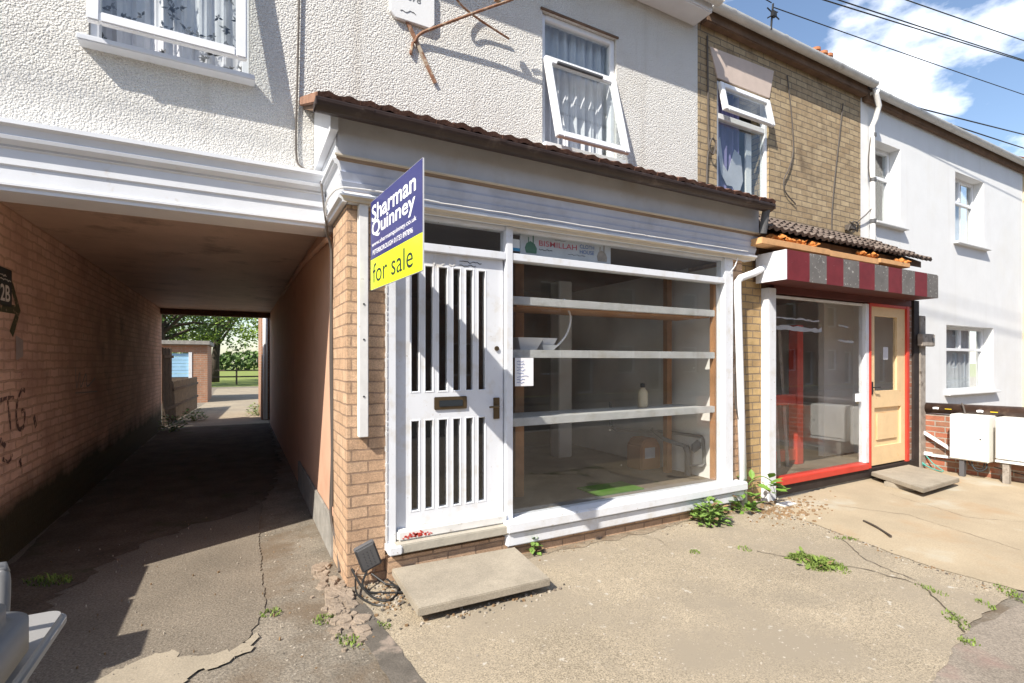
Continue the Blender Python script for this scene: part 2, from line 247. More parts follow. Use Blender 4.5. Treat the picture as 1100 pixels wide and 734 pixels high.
M['carw'] = mat('car_paint_white', (0.75, 0.76, 0.78), 0.25, var=0.02, spec=0.6)
M['tyre'] = mat('tyre', (0.02, 0.02, 0.02), 0.8)

# ------------------------------------------------------------------ mesh helpers
def origin_of(o):
    while o is not None and o.parent: o = o.parent
    return Vector(o.location) if o is not None else Vector((0, 0, 0))
class MB:
    def __init__(s): s.v = []; s.f = []; s.m = []
    def add(s, vs, fs, mi=0):
        k = len(s.v); s.v += [tuple(v) for v in vs]; s.f += [tuple(i+k for i in f) for f in fs]; s.m += [mi]*len(fs); return s
    def box(s, x0, x1, y0, y1, z0, z1, mi=0):
        vs = [(x0,y0,z0),(x1,y0,z0),(x1,y1,z0),(x0,y1,z0),(x0,y0,z1),(x1,y0,z1),(x1,y1,z1),(x0,y1,z1)]
        return s.add(vs, [(0,3,2,1),(4,5,6,7),(0,1,5,4),(1,2,6,5),(2,3,7,6),(3,0,4,7)], mi)
    def hexa(s, p, mi=0):   # 8 points, bottom 4 then top 4, counter clockwise seen from above
        return s.add(p, [(0,3,2,1),(4,5,6,7),(0,1,5,4),(1,2,6,5),(2,3,7,6),(3,0,4,7)], mi)
    def bar(s, a, b, w, h, up=(0,0,1), mi=0):
        a, b = Vector(a), Vector(b); d = (b-a).normalized(); up = Vector(up); r = d.cross(up).normalized(); u = r.cross(d)
        p = []
        for q in (a, b): p += [q - r*w/2 - u*h/2, q + r*w/2 - u*h/2, q + r*w/2 + u*h/2, q - r*w/2 + u*h/2]
        return s.add(p, [(3,2,1,0),(4,5,6,7),(0,1,5,4),(1,2,6,5),(2,3,7,6),(3,0,4,7)], mi)
    def tube(s, pts, r, n=8, mi=0, cap=True, sm=None):
        if sm is None: sm = not isinstance(r, (list, tuple)) and r <= .013 and len(pts) > 3
        pts = [Vector(p) for p in pts]
        if sm and len(pts) > 2:
            q = []
            for i in range(len(pts)-1):
                p0, p1, p2, p3 = pts[max(i-1,0)], pts[i], pts[i+1], pts[min(i+2,len(pts)-1)]
                for t in (0,.25,.5,.75): q.append(.5*((2*p1)+(p2-p0)*t+(2*p0-5*p1+4*p2-p3)*t*t+(3*p1-p0-3*p2+p3)*t**3))
            pts = q+[pts[-1]]
        rs = r if isinstance(r, (list, tuple)) else [r]*len(pts)
        k = len(s.v); ref = None
        for i, p in enumerate(pts):
            d = (pts[min(i+1, len(pts)-1)] - pts[max(i-1, 0)]).normalized()
            if ref is None: ref = d.orthogonal().normalized()
            ref = (ref - d*ref.dot(d)); ref = ref.normalized() if ref.length > 1e-6 else d.orthogonal().normalized()
            b = d.cross(ref)
            s.v += [tuple(p + (ref*math.cos(2*math.pi*j/n) + b*math.sin(2*math.pi*j/n))*rs[i]) for j in range(n)]
        for i in range(len(pts)-1):
            for j in range(n):
                s.f.append((k+i*n+j, k+i*n+(j+1)%n, k+(i+1)*n+(j+1)%n, k+(i+1)*n+j)); s.m.append(mi)
        if cap:
            s.f.append(tuple(k+j for j in reversed(range(n)))); s.f.append(tuple(k+(len(pts)-1)*n+j for j in range(n))); s.m += [mi, mi]
        return s
    def prism(s, poly, z0, z1, mi=0):
        n = len(poly)
        if sum(poly[i][0]*poly[(i+1)%n][1]-poly[(i+1)%n][0]*poly[i][1] for i in range(n)) < 0: poly = poly[::-1]
        vs = [(x, y, z0) for x, y in poly] + [(x, y, z1) for x, y in poly]
        return s.add(vs, [tuple(range(n-1,-1,-1)), tuple(range(n, 2*n))] + [(i, (i+1)%n, n+(i+1)%n, n+i) for i in range(n)], mi)
    def prism_y(s, poly, y0, y1, mi=0):   # poly in x,z
        n = len(poly)
        if sum(poly[i][0]*poly[(i+1)%n][1]-poly[(i+1)%n][0]*poly[i][1] for i in range(n)) < 0: poly = poly[::-1]
        vs = [(x, y0, z) for x, z in poly] + [(x, y1, z) for x, z in poly]
        return s.add(vs, [tuple(range(n)), tuple(range(2*n-1, n-1, -1))] + [(i, n+i, n+(i+1)%n, (i+1)%n) for i in range(n)], mi)
    def lathe(s, prof, c, n=16, mi=0):
        k = len(s.v)
        for r, z in prof: s.v += [(c[0]+r*math.cos(2*math.pi*j/n), c[1]+r*math.sin(2*math.pi*j/n), c[2]+z) for j in range(n)]
        for i in range(len(prof)-1):
            for j in range(n): s.f.append((k+i*n+j, k+i*n+(j+1)%n, k+(i+1)*n+(j+1)%n, k+(i+1)*n+j)); s.m.append(mi)
        return s
    def build(s, name, mats, parent=None, bevel=0.0, smooth=False, seg=2):
        me = bpy.data.meshes.new(name); me.from_pydata(s.v, [], s.f); me.polygons.foreach_set('material_index', s.m)
        ms = mats if isinstance(mats, (list, tuple)) else [mats]
        for m in ms: me.materials.append(m)
        if bevel:
            bm = bmesh.new(); bm.from_mesh(me)
            ed = [e for e in bm.edges if len(e.link_faces) == 2 and e.calc_face_angle(0) > 0.5]
            bmesh.ops.bevel(bm, geom=ed, offset=bevel, segments=seg, affect='EDGES', clamp_overlap=True)
            bm.to_mesh(me); bm.free()
        uv = me.uv_layers.new(name='UVMap'); me.update()
        for p in me.polygons:
            n = p.normal; ax = max(range(3), key=lambda i: abs(n[i]))
            for li in p.loop_indices:
                v = me.vertices[me.loops[li].vertex_index].co
                uv.data[li].uv = (v.y, v.z) if ax == 0 else (v.x, v.z) if ax == 1 else (v.x, v.y)
        if smooth: me.polygons.foreach_set('use_smooth', [True]*len(me.polygons))
        o = bpy.data.objects.new(name, me); COL.objects.link(o)
        if parent is not None:
            me.transform(Matrix.Translation(-origin_of(parent))); o.parent = parent
        return o
def tag(o, label=None, cat=None, group=None, kind=None):
    if label: o['label'] = label
    if cat: o['category'] = cat
    if group: o['group'] = group
    if kind: o['kind'] = kind
    return o
def thing(name, label, cat, loc=(0,0,0), group=None):
    o = bpy.data.objects.new(name, None); COL.objects.link(o); o.location = loc; o.empty_display_size = 0.2
    return tag(o, label, cat, group)
def solo(name, mb, m, label, cat, group=None, **k):   # a thing that is one mesh, origin at its own base
    o = mb.build(name, m, **k); vs = o.data.vertices
    c = Vector((sum(v.co.x for v in vs)/len(vs), sum(v.co.y for v in vs)/len(vs), min(v.co.z for v in vs)))
    o.data.transform(Matrix.Translation(-c)); o.location = c
    return tag(o, label, cat, group)
def struct(name, mb, m, kind='structure', **k):
    o = mb.build(name, m, **k); o['kind'] = kind; return o
def wall_holes(mb, x0, x1, z0, z1, y0, y1, holes):
    xs = sorted({x0, x1, *[h[0] for h in holes], *[h[1] for h in holes]}); zs = sorted({z0, z1, *[h[2] for h in holes], *[h[3] for h in holes]})
    for a, b in zip(xs, xs[1:]):
        for c, d in zip(zs, zs[1:]):
            cx, cz = (a+b)/2, (c+d)/2
            if not any(h[0] < cx < h[1] and h[2] < cz < h[3] for h in holes): mb.box(a, b, y0, y1, c, d)
    return mb
def text_into(mb, string, org, right, up, w, h, depth=0.001, bold=0.0, mi=0, shear=0.0):
    """letters stretched to a w x h box whose lower left corner is org"""
    cu = bpy.data.curves.new('t', 'FONT'); cu.body = string; cu.offset = bold; cu.resolution_u = 4; cu.shear = shear
    ob = bpy.data.objects.new('t', cu); COL.objects.link(ob)
    dg = bpy.context.evaluated_depsgraph_get(); me = bpy.data.meshes.new_from_object(ob.evaluated_get(dg))
    xs = [v.co.x for v in me.vertices]; ys = [v.co.y for v in me.vertices]
    x0, x1, y0, y1 = min(xs), max(xs), min(ys), max(ys)
    org, right, up = Vector(org), Vector(right).normalized(), Vector(up).normalized(); nrm = right.cross(up)
    mb.add([org + right*((v.co.x-x0)/(x1-x0)*w) + up*((v.co.y-y0)/(y1-y0)*h) + nrm*depth for v in me.vertices], [tuple(p.vertices) for p in me.polygons], mi)
    bpy.data.objects.remove(ob); bpy.data.curves.remove(cu); bpy.data.meshes.remove(me)
def frame_boxes(mb, x0, x1, z0, z1, y0, y1, w, mi=0):
    mb.box(x0, x0+w, y0, y1, z0, z1, mi); mb.box(x1-w, x1, y0, y1, z0, z1, mi)
    mb.box(x0+w, x1-w, y0+.001, y1, z1-w, z1, mi); mb.box(x0+w, x1-w, y0+.001, y1, z0, z0+w, mi)
def curtain_mb(x0, x1, z0, z1, y, folds, amp=0.03, seed=0, hem=0.0):
    mb = MB(); n = folds*8; rr = random.Random(seed); ph = [rr.uniform(0, 6) for _ in range(4)]
    vs = []
    for j in range(9):
        t = j/8
        for i in range(n+1):
            u = i/n; x = x0+(x1-x0)*u
            yy = y + amp*math.sin(u*folds*6.28+ph[0]+0.8*math.sin(t*2+ph[1])) + amp*.5*math.sin(u*folds*2.3*6.28+ph[2])
            z = z0+(z1-z0)*t + (hem*math.sin(u*folds*6.28+ph[3])*(1-t))
            vs.append((x, yy, z))
    mb.add(vs, [(j*(n+1)+i, j*(n+1)+i+1, (j+1)*(n+1)+i+1, (j+1)*(n+1)+i) for j in range(8) for i in range(n)])
    return mb
def tilt_box_sash(x0, x1, zh, L, yh, tilt, w, th):
    """sash hinged at z=zh, hanging length L, opened outwards (towards -y) by angle tilt; returns frame mb and glass mb"""
    fr, gl = MB(), MB()
    c, s = math.cos(tilt), math.sin(tilt)
    def T(x, l, o): return (x, yh - l*s - o*c, zh - l*c + o*s)    # l along the sash, o outward
    def b(m, xa, xb, la, lb, oa, ob):
        m.hexa([T(xa,lb,ob),T(xb,lb,ob),T(xb,lb,oa),T(xa,lb,oa),T(xa,la,ob),T(xb,la,ob),T(xb,la,oa),T(xa,la,oa)])
    b(fr, x0, x0+w, 0, L, 0, th); b(fr, x1-w, x1, 0, L, 0, th); b(fr, x0+w, x1-w, 0, w, 0, th-.002); b(fr, x0+w, x1-w, L-w, L, 0, th-.002)
    b(gl, x0+w, x1-w, w, L-w, th*.45, th*.45+.006)
    return fr, gl
def sheet(poly, z, jitter=0.0, sub=0.12):
    """ground sheet with a ragged edge"""
    pts = []
    for i in range(len(poly)):
        a, b = Vector(poly[i]), Vector(poly[(i+1) % len(poly)]); n = max(1, int((b-a).length/sub)) if jitter else 1; n = min(n, 60)
        for k in range(n):
            p = a.lerp(b, k/n)
            if jitter: p = p + Vector((R.uniform(-1,1), R.uniform(-1,1)))*jitter
            pts.append((p.x, p.y))
    n = len(pts)
    if sum(pts[i][0]*pts[(i+1)%n][1]-pts[(i+1)%n][0]*pts[i][1] for i in range(n)) < 0: pts = pts[::-1]
    return MB().add([(x, y, z) for x, y in pts], [tuple(range(n))])
def rolled_tiles(x0, x1, ye, ze, yt, zt, pitch, courses, amp=0.022, thick=0.018, seed=1):
    """interlocking roll tiles: course steps up the slope, rolls across it"""
    mb = MB(); rr = random.Random(seed); nx = max(2, int((x1-x0)/pitch)); step = 8
    sl = Vector((0, yt-ye, zt-ze)); L = sl.length; sl.normalize(); nm = Vector((0, -sl.z, sl.y))
    for c in range(courses):
        for t in range(nx):
            xa = x0 + (x1-x0)*t/nx; xb = x0 + (x1-x0)*(t+1)/nx; j = rr.uniform(-.006, .006); lift = rr.uniform(-.004, .005)
            l0 = L*c/courses - (0.02 if c else 0) + j; l1 = L*(c+1)/courses + 0.01
            k = len(mb.v)
            for i in range(step+1):
                u = i/step; x = xa+(xb-xa)*u
                h = amp*(0.5-0.5*math.cos(u*2*math.pi))**1.5
                for l, o in ((l0, thick+.016+h+lift), (l1, h+.006+lift), (l0, h-.004+lift)):
                    p = Vector((x, ye, ze)) + sl*l + nm*o; mb.v.append(tuple(p))
            for i in range(step):
                a = k+i*3; b = a+3
                mb.f += [(a, b, b+1, a+1), (a+2, b+2, b, a)]; mb.m += [0, 0]
            for a, rev in ((k, False), (k+step*3, True)):
                mb.f.append((a, a+1, a+2) if rev else (a, a+2, a+1)); mb.m.append(0)
    return mb
def squiggle(mb, org, right, up, w, h, n, r, seed, mi=0):
    rr = random.Random(seed); org, right, up = Vector(org), Vector(right), Vector(up)
    for i in range(n):
        L = rr.uniform(.45, 1.0); pts = []
        z = h*(1-(i+.5)/n); x = 0; m = int(14*L)
        for k in range(m+1): pts.append(org + right*(w*L*k/m) + up*(z + rr.uniform(-.5,.5)*h/n*.5))
        mb.tube(pts, r, 4, mi)

# ------------------------------------------------------------------ ground
struct('ground', MB().add([(-400,-400,-.15),(400,-400,-.15),(400,400,-.15),(-400,400,-.15)], [(0,1,2,3)]), M['lawn'])
struct('yard_ground', sheet([(-30,-2.2),(60,-2.2),(60,33),(-30,33)], .003), M['worn'])
struct('park_lawn', sheet([(-60,30),(70,30),(70,140),(-60,140)], -.002), M['lawn'])
struct('road', MB().box(-80,80,-8.5,-2.2,-.4,-.1), M['road'])
struct('opposite_pavement', MB().box(-80,80,-11,-8.5,-.4,0.0), M['darkpave'])
struct('kerb', MB().box(-80,80,-2.35,-2.2,-.3,.002), M['plinth'])
struct('pavement', sheet([(-12,-2.2),(20,-2.2),(20,1.15),(4.3,1.2),(3.4,1.22),(2.6,1.2),(.9,1.0),(-12,.9)], .0065, .012), M['darkpave'])
path = [(-1.52,13.3),(.60,13.25),(.40,9.0),(.16,5.19),(.14,4.7),(.13,3.84),(.14,3.46),(.12,3.27),(.04,3.03),(-.03,2.87),(-.23,2.86),(-.55,2.92),(-.9,2.8),(-1.3,2.6),(-3.2,2.4),(-3.2,3.95),(-1.52,3.95)]
pm = sheet(path, .0105, .010, .03)
n0 = len(pm.v); pm.add([(x,y,.0) for x,y,z in pm.v], []); pm.add([], [])
for i in range(n0): pm.f.append((i, n0+i, n0+(i+1)%n0, (i+1)%n0)); pm.m.append(0)
struct('passage_shade', sheet([(-1.49,13.2),(.59,13.2),(.50,8),(.30,6.2),(.10,5.6),(-.35,5.3),(-.8,4.75),(-1.0,4.2),(-1.05,3.6),(-1.3,3.2),(-2.6,3.0),(-2.6,3.9),(-1.49,4.0)], .0138, .05, .07), M['dirt'])  # dark sheet over the unlit floor, passage shade put into its colour
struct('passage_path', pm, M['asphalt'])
struct('cement_strip', sheet([(-.70,2.85),(-.56,2.97),(-.43,3.04),(-.30,3.06),(-.26,2.98),(-.20,2.93),(-.05,2.92),(.02,2.95),(.08,3.05),(.09,2.97),(.04,2.87),(-.05,2.81),(-.18,2.79),(-.28,2.68),(-.34,2.55),(-.62,2.4)], .0145, .02, .025), M['cement'])
apron = [(.74,2.0),(.72,2.35),(.68,2.8),(.66,3.10),(.75,3.36),(4.9,3.36),(4.95,3.05),(4.75,2.6),(4.60,2.15),(4.6,1.90),(4.62,1.5),(4.6,1.3),(4.1,1.27),(3.6,1.25),(3.1,1.16),(2.75,1.10),(2.4,.95),(2.0,.7),(.85,.7)]
struct('concrete_apron', sheet(apron, .010, .011, .05), M['concrete'])
sandy = [(4.72,3.30),(8.26,3.5),(8.3,3.0),(8.3,1.0),(4.42,1.1),(4.36,1.45),(4.33,1.72),(4.36,1.92),(4.42,2.14),(4.52,2.58),(4.64,3.0)]
struct('sandy_forecourt', sheet(sandy, .014, .011, .05), M['sandy'])
ch = sheet([(.575,3.12),(.665,3.10),(.70,2.7),(.745,2.15),(.80,1.5),(.64,1.5),(.60,2.25),(.565,2.8)], .015, .006, .05)
struct('drain_channel', ch, M['channel'])
bc = MB(); rb = random.Random(55)
for i in range(80):
    t_ = rb.random(); y = 2.72+1.15*t_; xr_ = .655-.05*t_; xl_ = .50-.06*t_+(.06 if t_ < .15 else 0); x = rb.uniform(xl_, xr_-.02); r_ = rb.uniform(.018,.058); n = rb.randint(5,8); a0 = rb.uniform(0,6)
    pts = [(x+r_*rb.uniform(.65,1.15)*math.cos(a0+6.283*k/n), y+1.25*r_*rb.uniform(.65,1.15)*math.sin(a0+6.283*k/n)) for k in range(n)]
    h0 = rb.uniform(.008,.028); tx, ty = rb.uniform(-.12,.12), rb.uniform(-.12,.12)
    k0 = len(bc.v); bc.v += [(px, py, -.01) for px, py in pts] + [(x+(px-x)*.9, y+(py-y)*.9, h0+(px-x)*tx+(py-y)*ty) for px, py in pts]
    bc.f.append(tuple(k0+n+k for k in range(n))); bc.m.append(0)
    for k in range(n): bc.f.append((k0+k, k0+(k+1)%n, k0+n+(k+1)%n, k0+n+k)); bc.m.append(0)
struct('broken_concrete_edge', bc, M['pinkc'], bevel=.003, seg=1)
dl = [(.80,3.33)] + [(.9+.17*i, 3.33) for i in range(22)] + [(4.85,3.37),(4.9,3.1)] + [(4.75-.17*i, 3.25+R.uniform(-.06,.05)) for i in range(24)]
struct('dirt_edge', sheet(dl, .0135, .012, .03), M['dustdirt'])
def crack(pts, w):
    mb = MB(); q = []
    for a, b in zip(pts, pts[1:]):
        a, b = Vector(a), Vector(b); n = max(2, int((b-a).length/.05))
        for k in range(n): q.append(a.lerp(b, k/n) + Vector((R.uniform(-.012,.012), R.uniform(-.012,.012))))
    vs = []
    for i, p in enumerate(q):
        d = (q[min(i+1,len(q)-1)]-q[max(i-1,0)]).normalized(); m = Vector((-d.y,d.x))*w*R.uniform(.3,1); vs += [(*(p-m), .0158), (*(p+m), .0158)]
    return mb.add(vs, [(2*i,2*i+2,2*i+3,2*i+1) for i in range(len(q)-1)])
for pts, w in (([(3.50,2.50),(3.62,2.28),(3.86,1.95),(3.93,1.6),(3.62,1.34),(3.4,1.2)], .006), ([(4.40,2.4),(4.05,2.0),(3.95,1.6)], .004), ([(2.9,3.3),(3.02,3.05),(2.95,2.85)], .002), ([(5.1,3.3),(5.6,2.4),(5.3,1.5)], .003), ([(6.3,2.9),(6.0,2.1),(6.6,1.4)], .0025)):
    struct('paving_crack', crack(pts, w), M['dirt'])

# ------------------------------------------------------------------ HOUSE ONE : white pebbledash house with the passage and the shop
H1 = thing('terraced_house', 'white pebbledash house with a covered passage and an empty white shop front', 'house', (1.5, 4.0, 0))
hA = (-.83, .06, 3.46, 4.95); hB = (2.49, 3.38, 3.50, 4.77)
wall_holes(MB(), -6, 4.56, 2.80, 5.45, 4.0, 4.25, [hA, hB]).build('upper_wall', M['dash'], H1)
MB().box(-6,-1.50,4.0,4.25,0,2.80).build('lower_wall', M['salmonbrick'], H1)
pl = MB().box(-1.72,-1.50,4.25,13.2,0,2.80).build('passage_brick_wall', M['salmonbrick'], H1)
pr = MB().box(.62,.80,3.93,13.2,0,2.80).build('passage_plaster_wall', M['salmon'], H1)
MB().box(.598,.619,3.93,6.4,0,.31).build('plinth', M['plinth'], pr, bevel=.008)
MB().box(-1.498,.618,4.2,13.2,2.61,2.80).build('passage_ceiling', M['ceil'], H1)
MB().box(-1.498,.618,13.0,13.21,2.49,2.608).build('passage_beam', M['soffitdark'], H1, bevel=.006)
MB().box(-1.498,.618,4.0,4.198,2.46,2.80).build('passage_lintel', M['cornw'], H1)
# back and roof
MB().box(-6,4.56,13.21,13.4,2.8,3.0).build('rear_wall', M['farbrick'], H1)
def roof(parent, x0, x1, eave=5.42, m='slate'):
    r = MB()
    r.hexa([(x0,3.88,eave-.02),(x1,3.88,eave-.02),(x1,8.6,8.1),(x0,8.6,8.1),(x0,3.88,eave+.03),(x1,3.88,eave+.03),(x1,8.6,8.19),(x0,8.6,8.19)])
    r.hexa([(x0,8.6,8.1),(x1,8.6,8.1),(x1,13.45,2.98),(x0,13.45,2.98),(x0,8.6,8.19),(x1,8.6,8.19),(x1,13.45,3.07),(x0,13.45,3.07)])
    return r.build('roof', M[m], parent)
roof(H1, -6, 4.56)
MB().box(-6,4.50,3.74,3.999,5.25,5.44).build('boxed_eave', M['cornw'], H1, bevel=.01)
def gutter(parent, x0, x1, y, z, r, m, brackets=1.0, bm='upvc'):
    mb = MB(); n = 12
    for (ro, flip) in ((r, 1), (r*.86, -1)):
        k = len(mb.v)
        for x in (x0, x1):
            for i in range(n+1):
                a = math.pi + math.pi*i/n; mb.v.append((x, y+ro*math.cos(a), z+ro*math.sin(a)))
        for i in range(n):
            q = (k+i, k+i+1, k+n+1+i+1, k+n+1+i); mb.f.append(q if flip > 0 else q[::-1]); mb.m.append(0)
    for x in (x0, x1): mb.box(x-.004, x+.004, y-r, y+r, z-r*.7, z)
    mb.box(x0, x1, y-r, y-r+.006, z-.004, z+.004); mb.box(x0, x1, y+r-.006, y+r, z-.004, z+.004)
    g = mb.build('gutter', m, parent, smooth=False)
    if brackets:
        x = x0+.3
        while x < x1-.1:
            b = MB()
            k = len(b.v)
            for xx in (x-.03, x+.03):
                for i in range(n+1):
                    a = math.pi + math.pi*i/n; b.v.append((xx, y+r*1.07*math.cos(a), z+.006+r*1.07*math.sin(a)))
            for i in range(n): b.f.append((k+i, k+i+1, k+n+1+i+1, k+n+1+i)); b.m.append(0)
            x += brackets; b.build('gutter_bracket', m, g)
    return g
gutter(H1, -6, 4.54, 3.68, 5.36, .06, M['gutterw'], 1.1)

# moulded cornices: profile (out, z) swept along a path in plan with mitred corners
def sweep(prof, pts, closed_back=True):
    """prof: list of (out, z, material index of the face that follows); pts in plan, outward is to the right of travel"""
    mb = MB(); n = len(pts); P2 = [Vector(p) for p in pts]; k = len(prof)
    for i, p in enumerate(P2):
        d0 = (p - P2[i-1]).normalized() if i else (P2[1]-p).normalized(); d1 = (P2[i+1]-p).normalized() if i < n-1 else d0
        n0 = Vector((d0.y, -d0.x)); n1 = Vector((d1.y, -d1.x)); mi = (n0+n1); mi = mi/ max(.2, mi.dot(n0))
        for o, z, m in prof: q = p + mi*o; mb.v.append((q.x, q.y, z))
    for i in range(n-1):
        for j in range(k-1):
            mb.f.append((i*k+j, (i+1)*k+j, (i+1)*k+j+1, i*k+j+1)); mb.m.append(prof[j][2])
    mb.f.append(tuple(range(k))); mb.m.append(0); mb.f.append(tuple((n-1)*k+j for j in reversed(range(k)))); mb.m.append(0)
    return mb
# passage cornice (faces the street) : y of its back plane = 4.0
pc = [(0,2.455,0),(.10,2.455,0),(.10,2.475,0),(.115,2.485,0),(.115,2.50,0),(.10,2.51,0),(.10,2.60,0),(.112,2.605,0),(.112,2.69,0),(.125,2.70,1),(.125,2.712,0),(.155,2.735,0),(.16,2.755,0),(.15,2.762,0),(.165,2.80,0),(.185,2.815,0),(.185,2.84,0),(.0,2.875,0)]
sweep(pc, [(-6, 3.998), (.545, 3.998)]).build('passage_cornice', [M['cornw'], M['fascia']], H1)
# shop cornice : left return + front, back plane x=.62 / y=3.30
sc_ = [(0,2.50,3),(.03,2.50,3),(.035,2.515,3),(.055,2.525,2),(.058,2.535,2),(.05,2.545,2),(.035,2.552,2),(.034,2.558,4),(.028,2.562,1),(.048,2.615,1),(.036,2.62,1),(.056,2.672,1),(.044,2.677,1),(.062,2.728,1),(.066,2.732,5),(.08,2.738,5),(.083,2.75,3),(.095,2.756,3),(.095,2.766,3),(.072,2.772,0),(.072,3.02,0),(0,3.02,0)]
lm = [M['cornw'], M['cornw'], M['cornw'], M['cornw'], M['cornw'], M['cornw']]
sweep(sc_, [(.605, 3.99), (.605, 3.33)]).build('cornice_return', lm, H1)
fm = [M['fascia'], M['cornshade'], M['cornw'], M['corncream'], M['brownline'], M['brownline']]
# front run, its left end mitred to the return
fr = MB(); kx = len(sc_)
for end in (0, 1):
    for o, z, m in sc_: fr.v.append(((.605-o) if not end else 4.59, 3.33-o, z))
for j in range(kx-1): fr.f.append((j, kx+j, kx+j+1, j+1)); fr.m.append(sc_[j][2])
fr.f.append(tuple(kx+j for j in reversed(range(kx)))); fr.m.append(1)
fr.build('shop_cornice', fm, H1)
MB().box(.61,4.588,3.332,3.99,2.501,2.96).build('cornice_core', M['cornw'], H1)
# cheek under the verge
MB().hexa([(.485,3.22,2.90),(.53,3.22,2.90),(.53,3.995,2.90),(.485,3.995,2.90),(.485,3.22,3.0),(.53,3.22,3.0),(.53,3.995,3.36),(.485,3.995,3.36)]).build('roof_cheek', M['cornw'], H1)
cn = rolled_tiles(.395, 4.62, 3.10, 3.022, 4.0, 3.40, .118, 3, amp=.013, thick=.012, seed=4).build('canopy_roof', M['tile1'], H1)
MB().hexa([(.41,3.262,3.008),(4.60,3.262,3.008),(4.60,3.995,3.34),(.41,3.995,3.34),(.41,3.19,3.024),(4.60,3.19,3.024),(4.60,3.995,3.385),(.41,3.995,3.385)]).build('roof_boarding', M['soffitdark'], cn)
MB().hexa([(.385,3.11,2.985),(.408,3.11,2.985),(.408,3.99,3.36),(.385,3.99,3.36),(.385,3.11,3.05),(.408,3.11,3.05),(.408,3.99,3.425),(.385,3.99,3.425)]).build('verge', M['vergem'], cn, bevel=.006)
gb = gutter(H1, .385, 4.58, 3.132, 3.004, .062, M['gutterb'], .9)
MB().tube([(4.53,3.13,2.97),(4.535,3.15,2.90),(4.54,3.18,2.74)], .036, 12, cap=False).build('gutter_outlet', M['dgrey'], gb)

# piers and riser
MB().box(.61,.862,3.38,3.93,0,2.50).build('corner_pier', M['pier'], H1, bevel=.004)
MB().box(4.33,4.50,3.38,3.93,0,2.50).build('end_pier', M['pier'], H1, bevel=.004)
MB().box(.862,4.33,3.315,3.55,0,.17).build('stall_riser', M['pier'], H1)
# interior of the shop
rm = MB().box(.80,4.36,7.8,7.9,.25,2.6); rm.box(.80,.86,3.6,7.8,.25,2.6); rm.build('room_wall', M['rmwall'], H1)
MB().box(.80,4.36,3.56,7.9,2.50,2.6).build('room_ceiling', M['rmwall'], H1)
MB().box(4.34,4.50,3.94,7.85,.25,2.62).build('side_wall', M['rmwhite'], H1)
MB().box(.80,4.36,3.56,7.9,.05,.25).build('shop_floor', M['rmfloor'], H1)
MB().box(3.55,3.75,5.3,5.5,.25,2.499).build('chimney_breast', M['rmwhite'], H1, bevel=.01)
MB().box(2.5,4.34,6.3,6.4,.25,2.499).build('partition_wall', M['rmwall'], H1)
MB().box(4.319,4.329,3.46,4.5,.25,2.45).build('side_lining', M['rmwhite'], H1)
# shop window frame
sw = MB()
sw.box(1.765,1.822,3.345,3.45,.26,2.499)                   # mullion beside the door
sw.box(4.20,4.318,3.345,3.45,.20,2.499)                    # right post
sw.box(1.822,4.20,3.348,3.44,2.245,2.302)                  # transom over window
sw.box(.92,1.765,3.348,3.44,2.245,2.302)                   # transom over door
sw.box(.862,.925,3.345,3.45,.22,2.499)                     # left jamb
sw.box(.925,1.765,3.36,3.45,2.47,2.499); sw.box(1.822,4.20,3.36,3.45,2.475,2.499)
SW = sw.build('shop_window_frame', M['white'], H1, bevel=.004)
si = MB(); si.box(1.73,4.42,3.25,3.46,.205,.285); si.box(1.735,4.40,3.275,3.385,.10,.2035); si.build('window_sill', M['white'], SW, bevel=.010)
MB().box(.855,.945,3.26,3.40,.20,.26).build('jamb_foot', M['white'], SW, bevel=.008)
MB().box(1.822,4.20,3.398,3.404,.286,2.245).build('pane', M['glshop'], SW)
g2 = MB(); g2.box(1.822,4.20,3.398,3.404,2.302,2.475); g2.build('fanlight', M['glshop'], SW)
MB().box(.925,1.765,3.398,3.404,2.302,2.47).build('fanlight', M['glshop'], SW)
jr = MB()                                                   # torn sealant along the brick
for i in range(60):
    z = .25+i*.035; a = R.uniform(.004,.02); jr.box(.856-a*.4,.864,3.340,3.346,z,z+R.uniform(.02,.036))
jr.build('sealant_bead', M['oldwhite'], SW)
# door
dr = MB(); x0, x1, z0, z1 = .935, 1.755, .275, 2.243; yd0, yd1 = 3.385, 3.43
sl = [(1.04,1.10),(1.14,1.20),(1.24,1.31),(1.35,1.41),(1.45,1.51),(1.55,1.61)]
holes = [(a, b, .44, 1.065) for a, b in sl] + [(a, b, 1.265, 2.15) for a, b in sl]
wall_holes(dr, x0, x1, z0, z1, yd0, yd1, holes)
DR = dr.build('door', M['white'], H1)
ba = MB()
for a, b, c, d in holes:   # chamfered beads round each slot
    for (xa, xb, za, zb) in ((a-.008,a+.004,c-.008,d+.008),(b-.004,b+.008,c-.008,d+.008),(a+.004,b-.004,c-.008,c+.004),(a+.004,b-.004,d-.004,d+.008)): ba.box(xa,xb,3.3825,3.392,za,zb)
ba.build('glazing_bead', M['white'], DR, bevel=.003, seg=1)
dg = MB()
for a, b, c, d in holes: dg.box(a,b,3.408,3.412,c,d)
dg.build('pane', M['glshop'], DR)
wb = MB(); wb.prism_y([(.93,.262),(1.765,.262),(1.765,.335),(.93,.335)], 3.325, 3.384); wb.build('weather_bar', M['oldwhite'], DR, bevel=.012)
rp = MB(); rr = random.Random(3)
for i in range(70):
    x = rr.gauss(1.06,.05); z = rr.gauss(.293,.010); s_ = rr.uniform(.001,.0045)
    if .955 < x < 1.6 and .275 < z < .322: rp.box(x-s_*1.6,x+s_*1.6,3.3225,3.3245,z-s_,z+s_)
rp.build('red_paint_chip', M['red'], DR)
lb = MB(); lb.box(1.205,1.455,3.372,3.384,1.135,1.225); lb.build('letterbox', M['brass'], DR, bevel=.004)
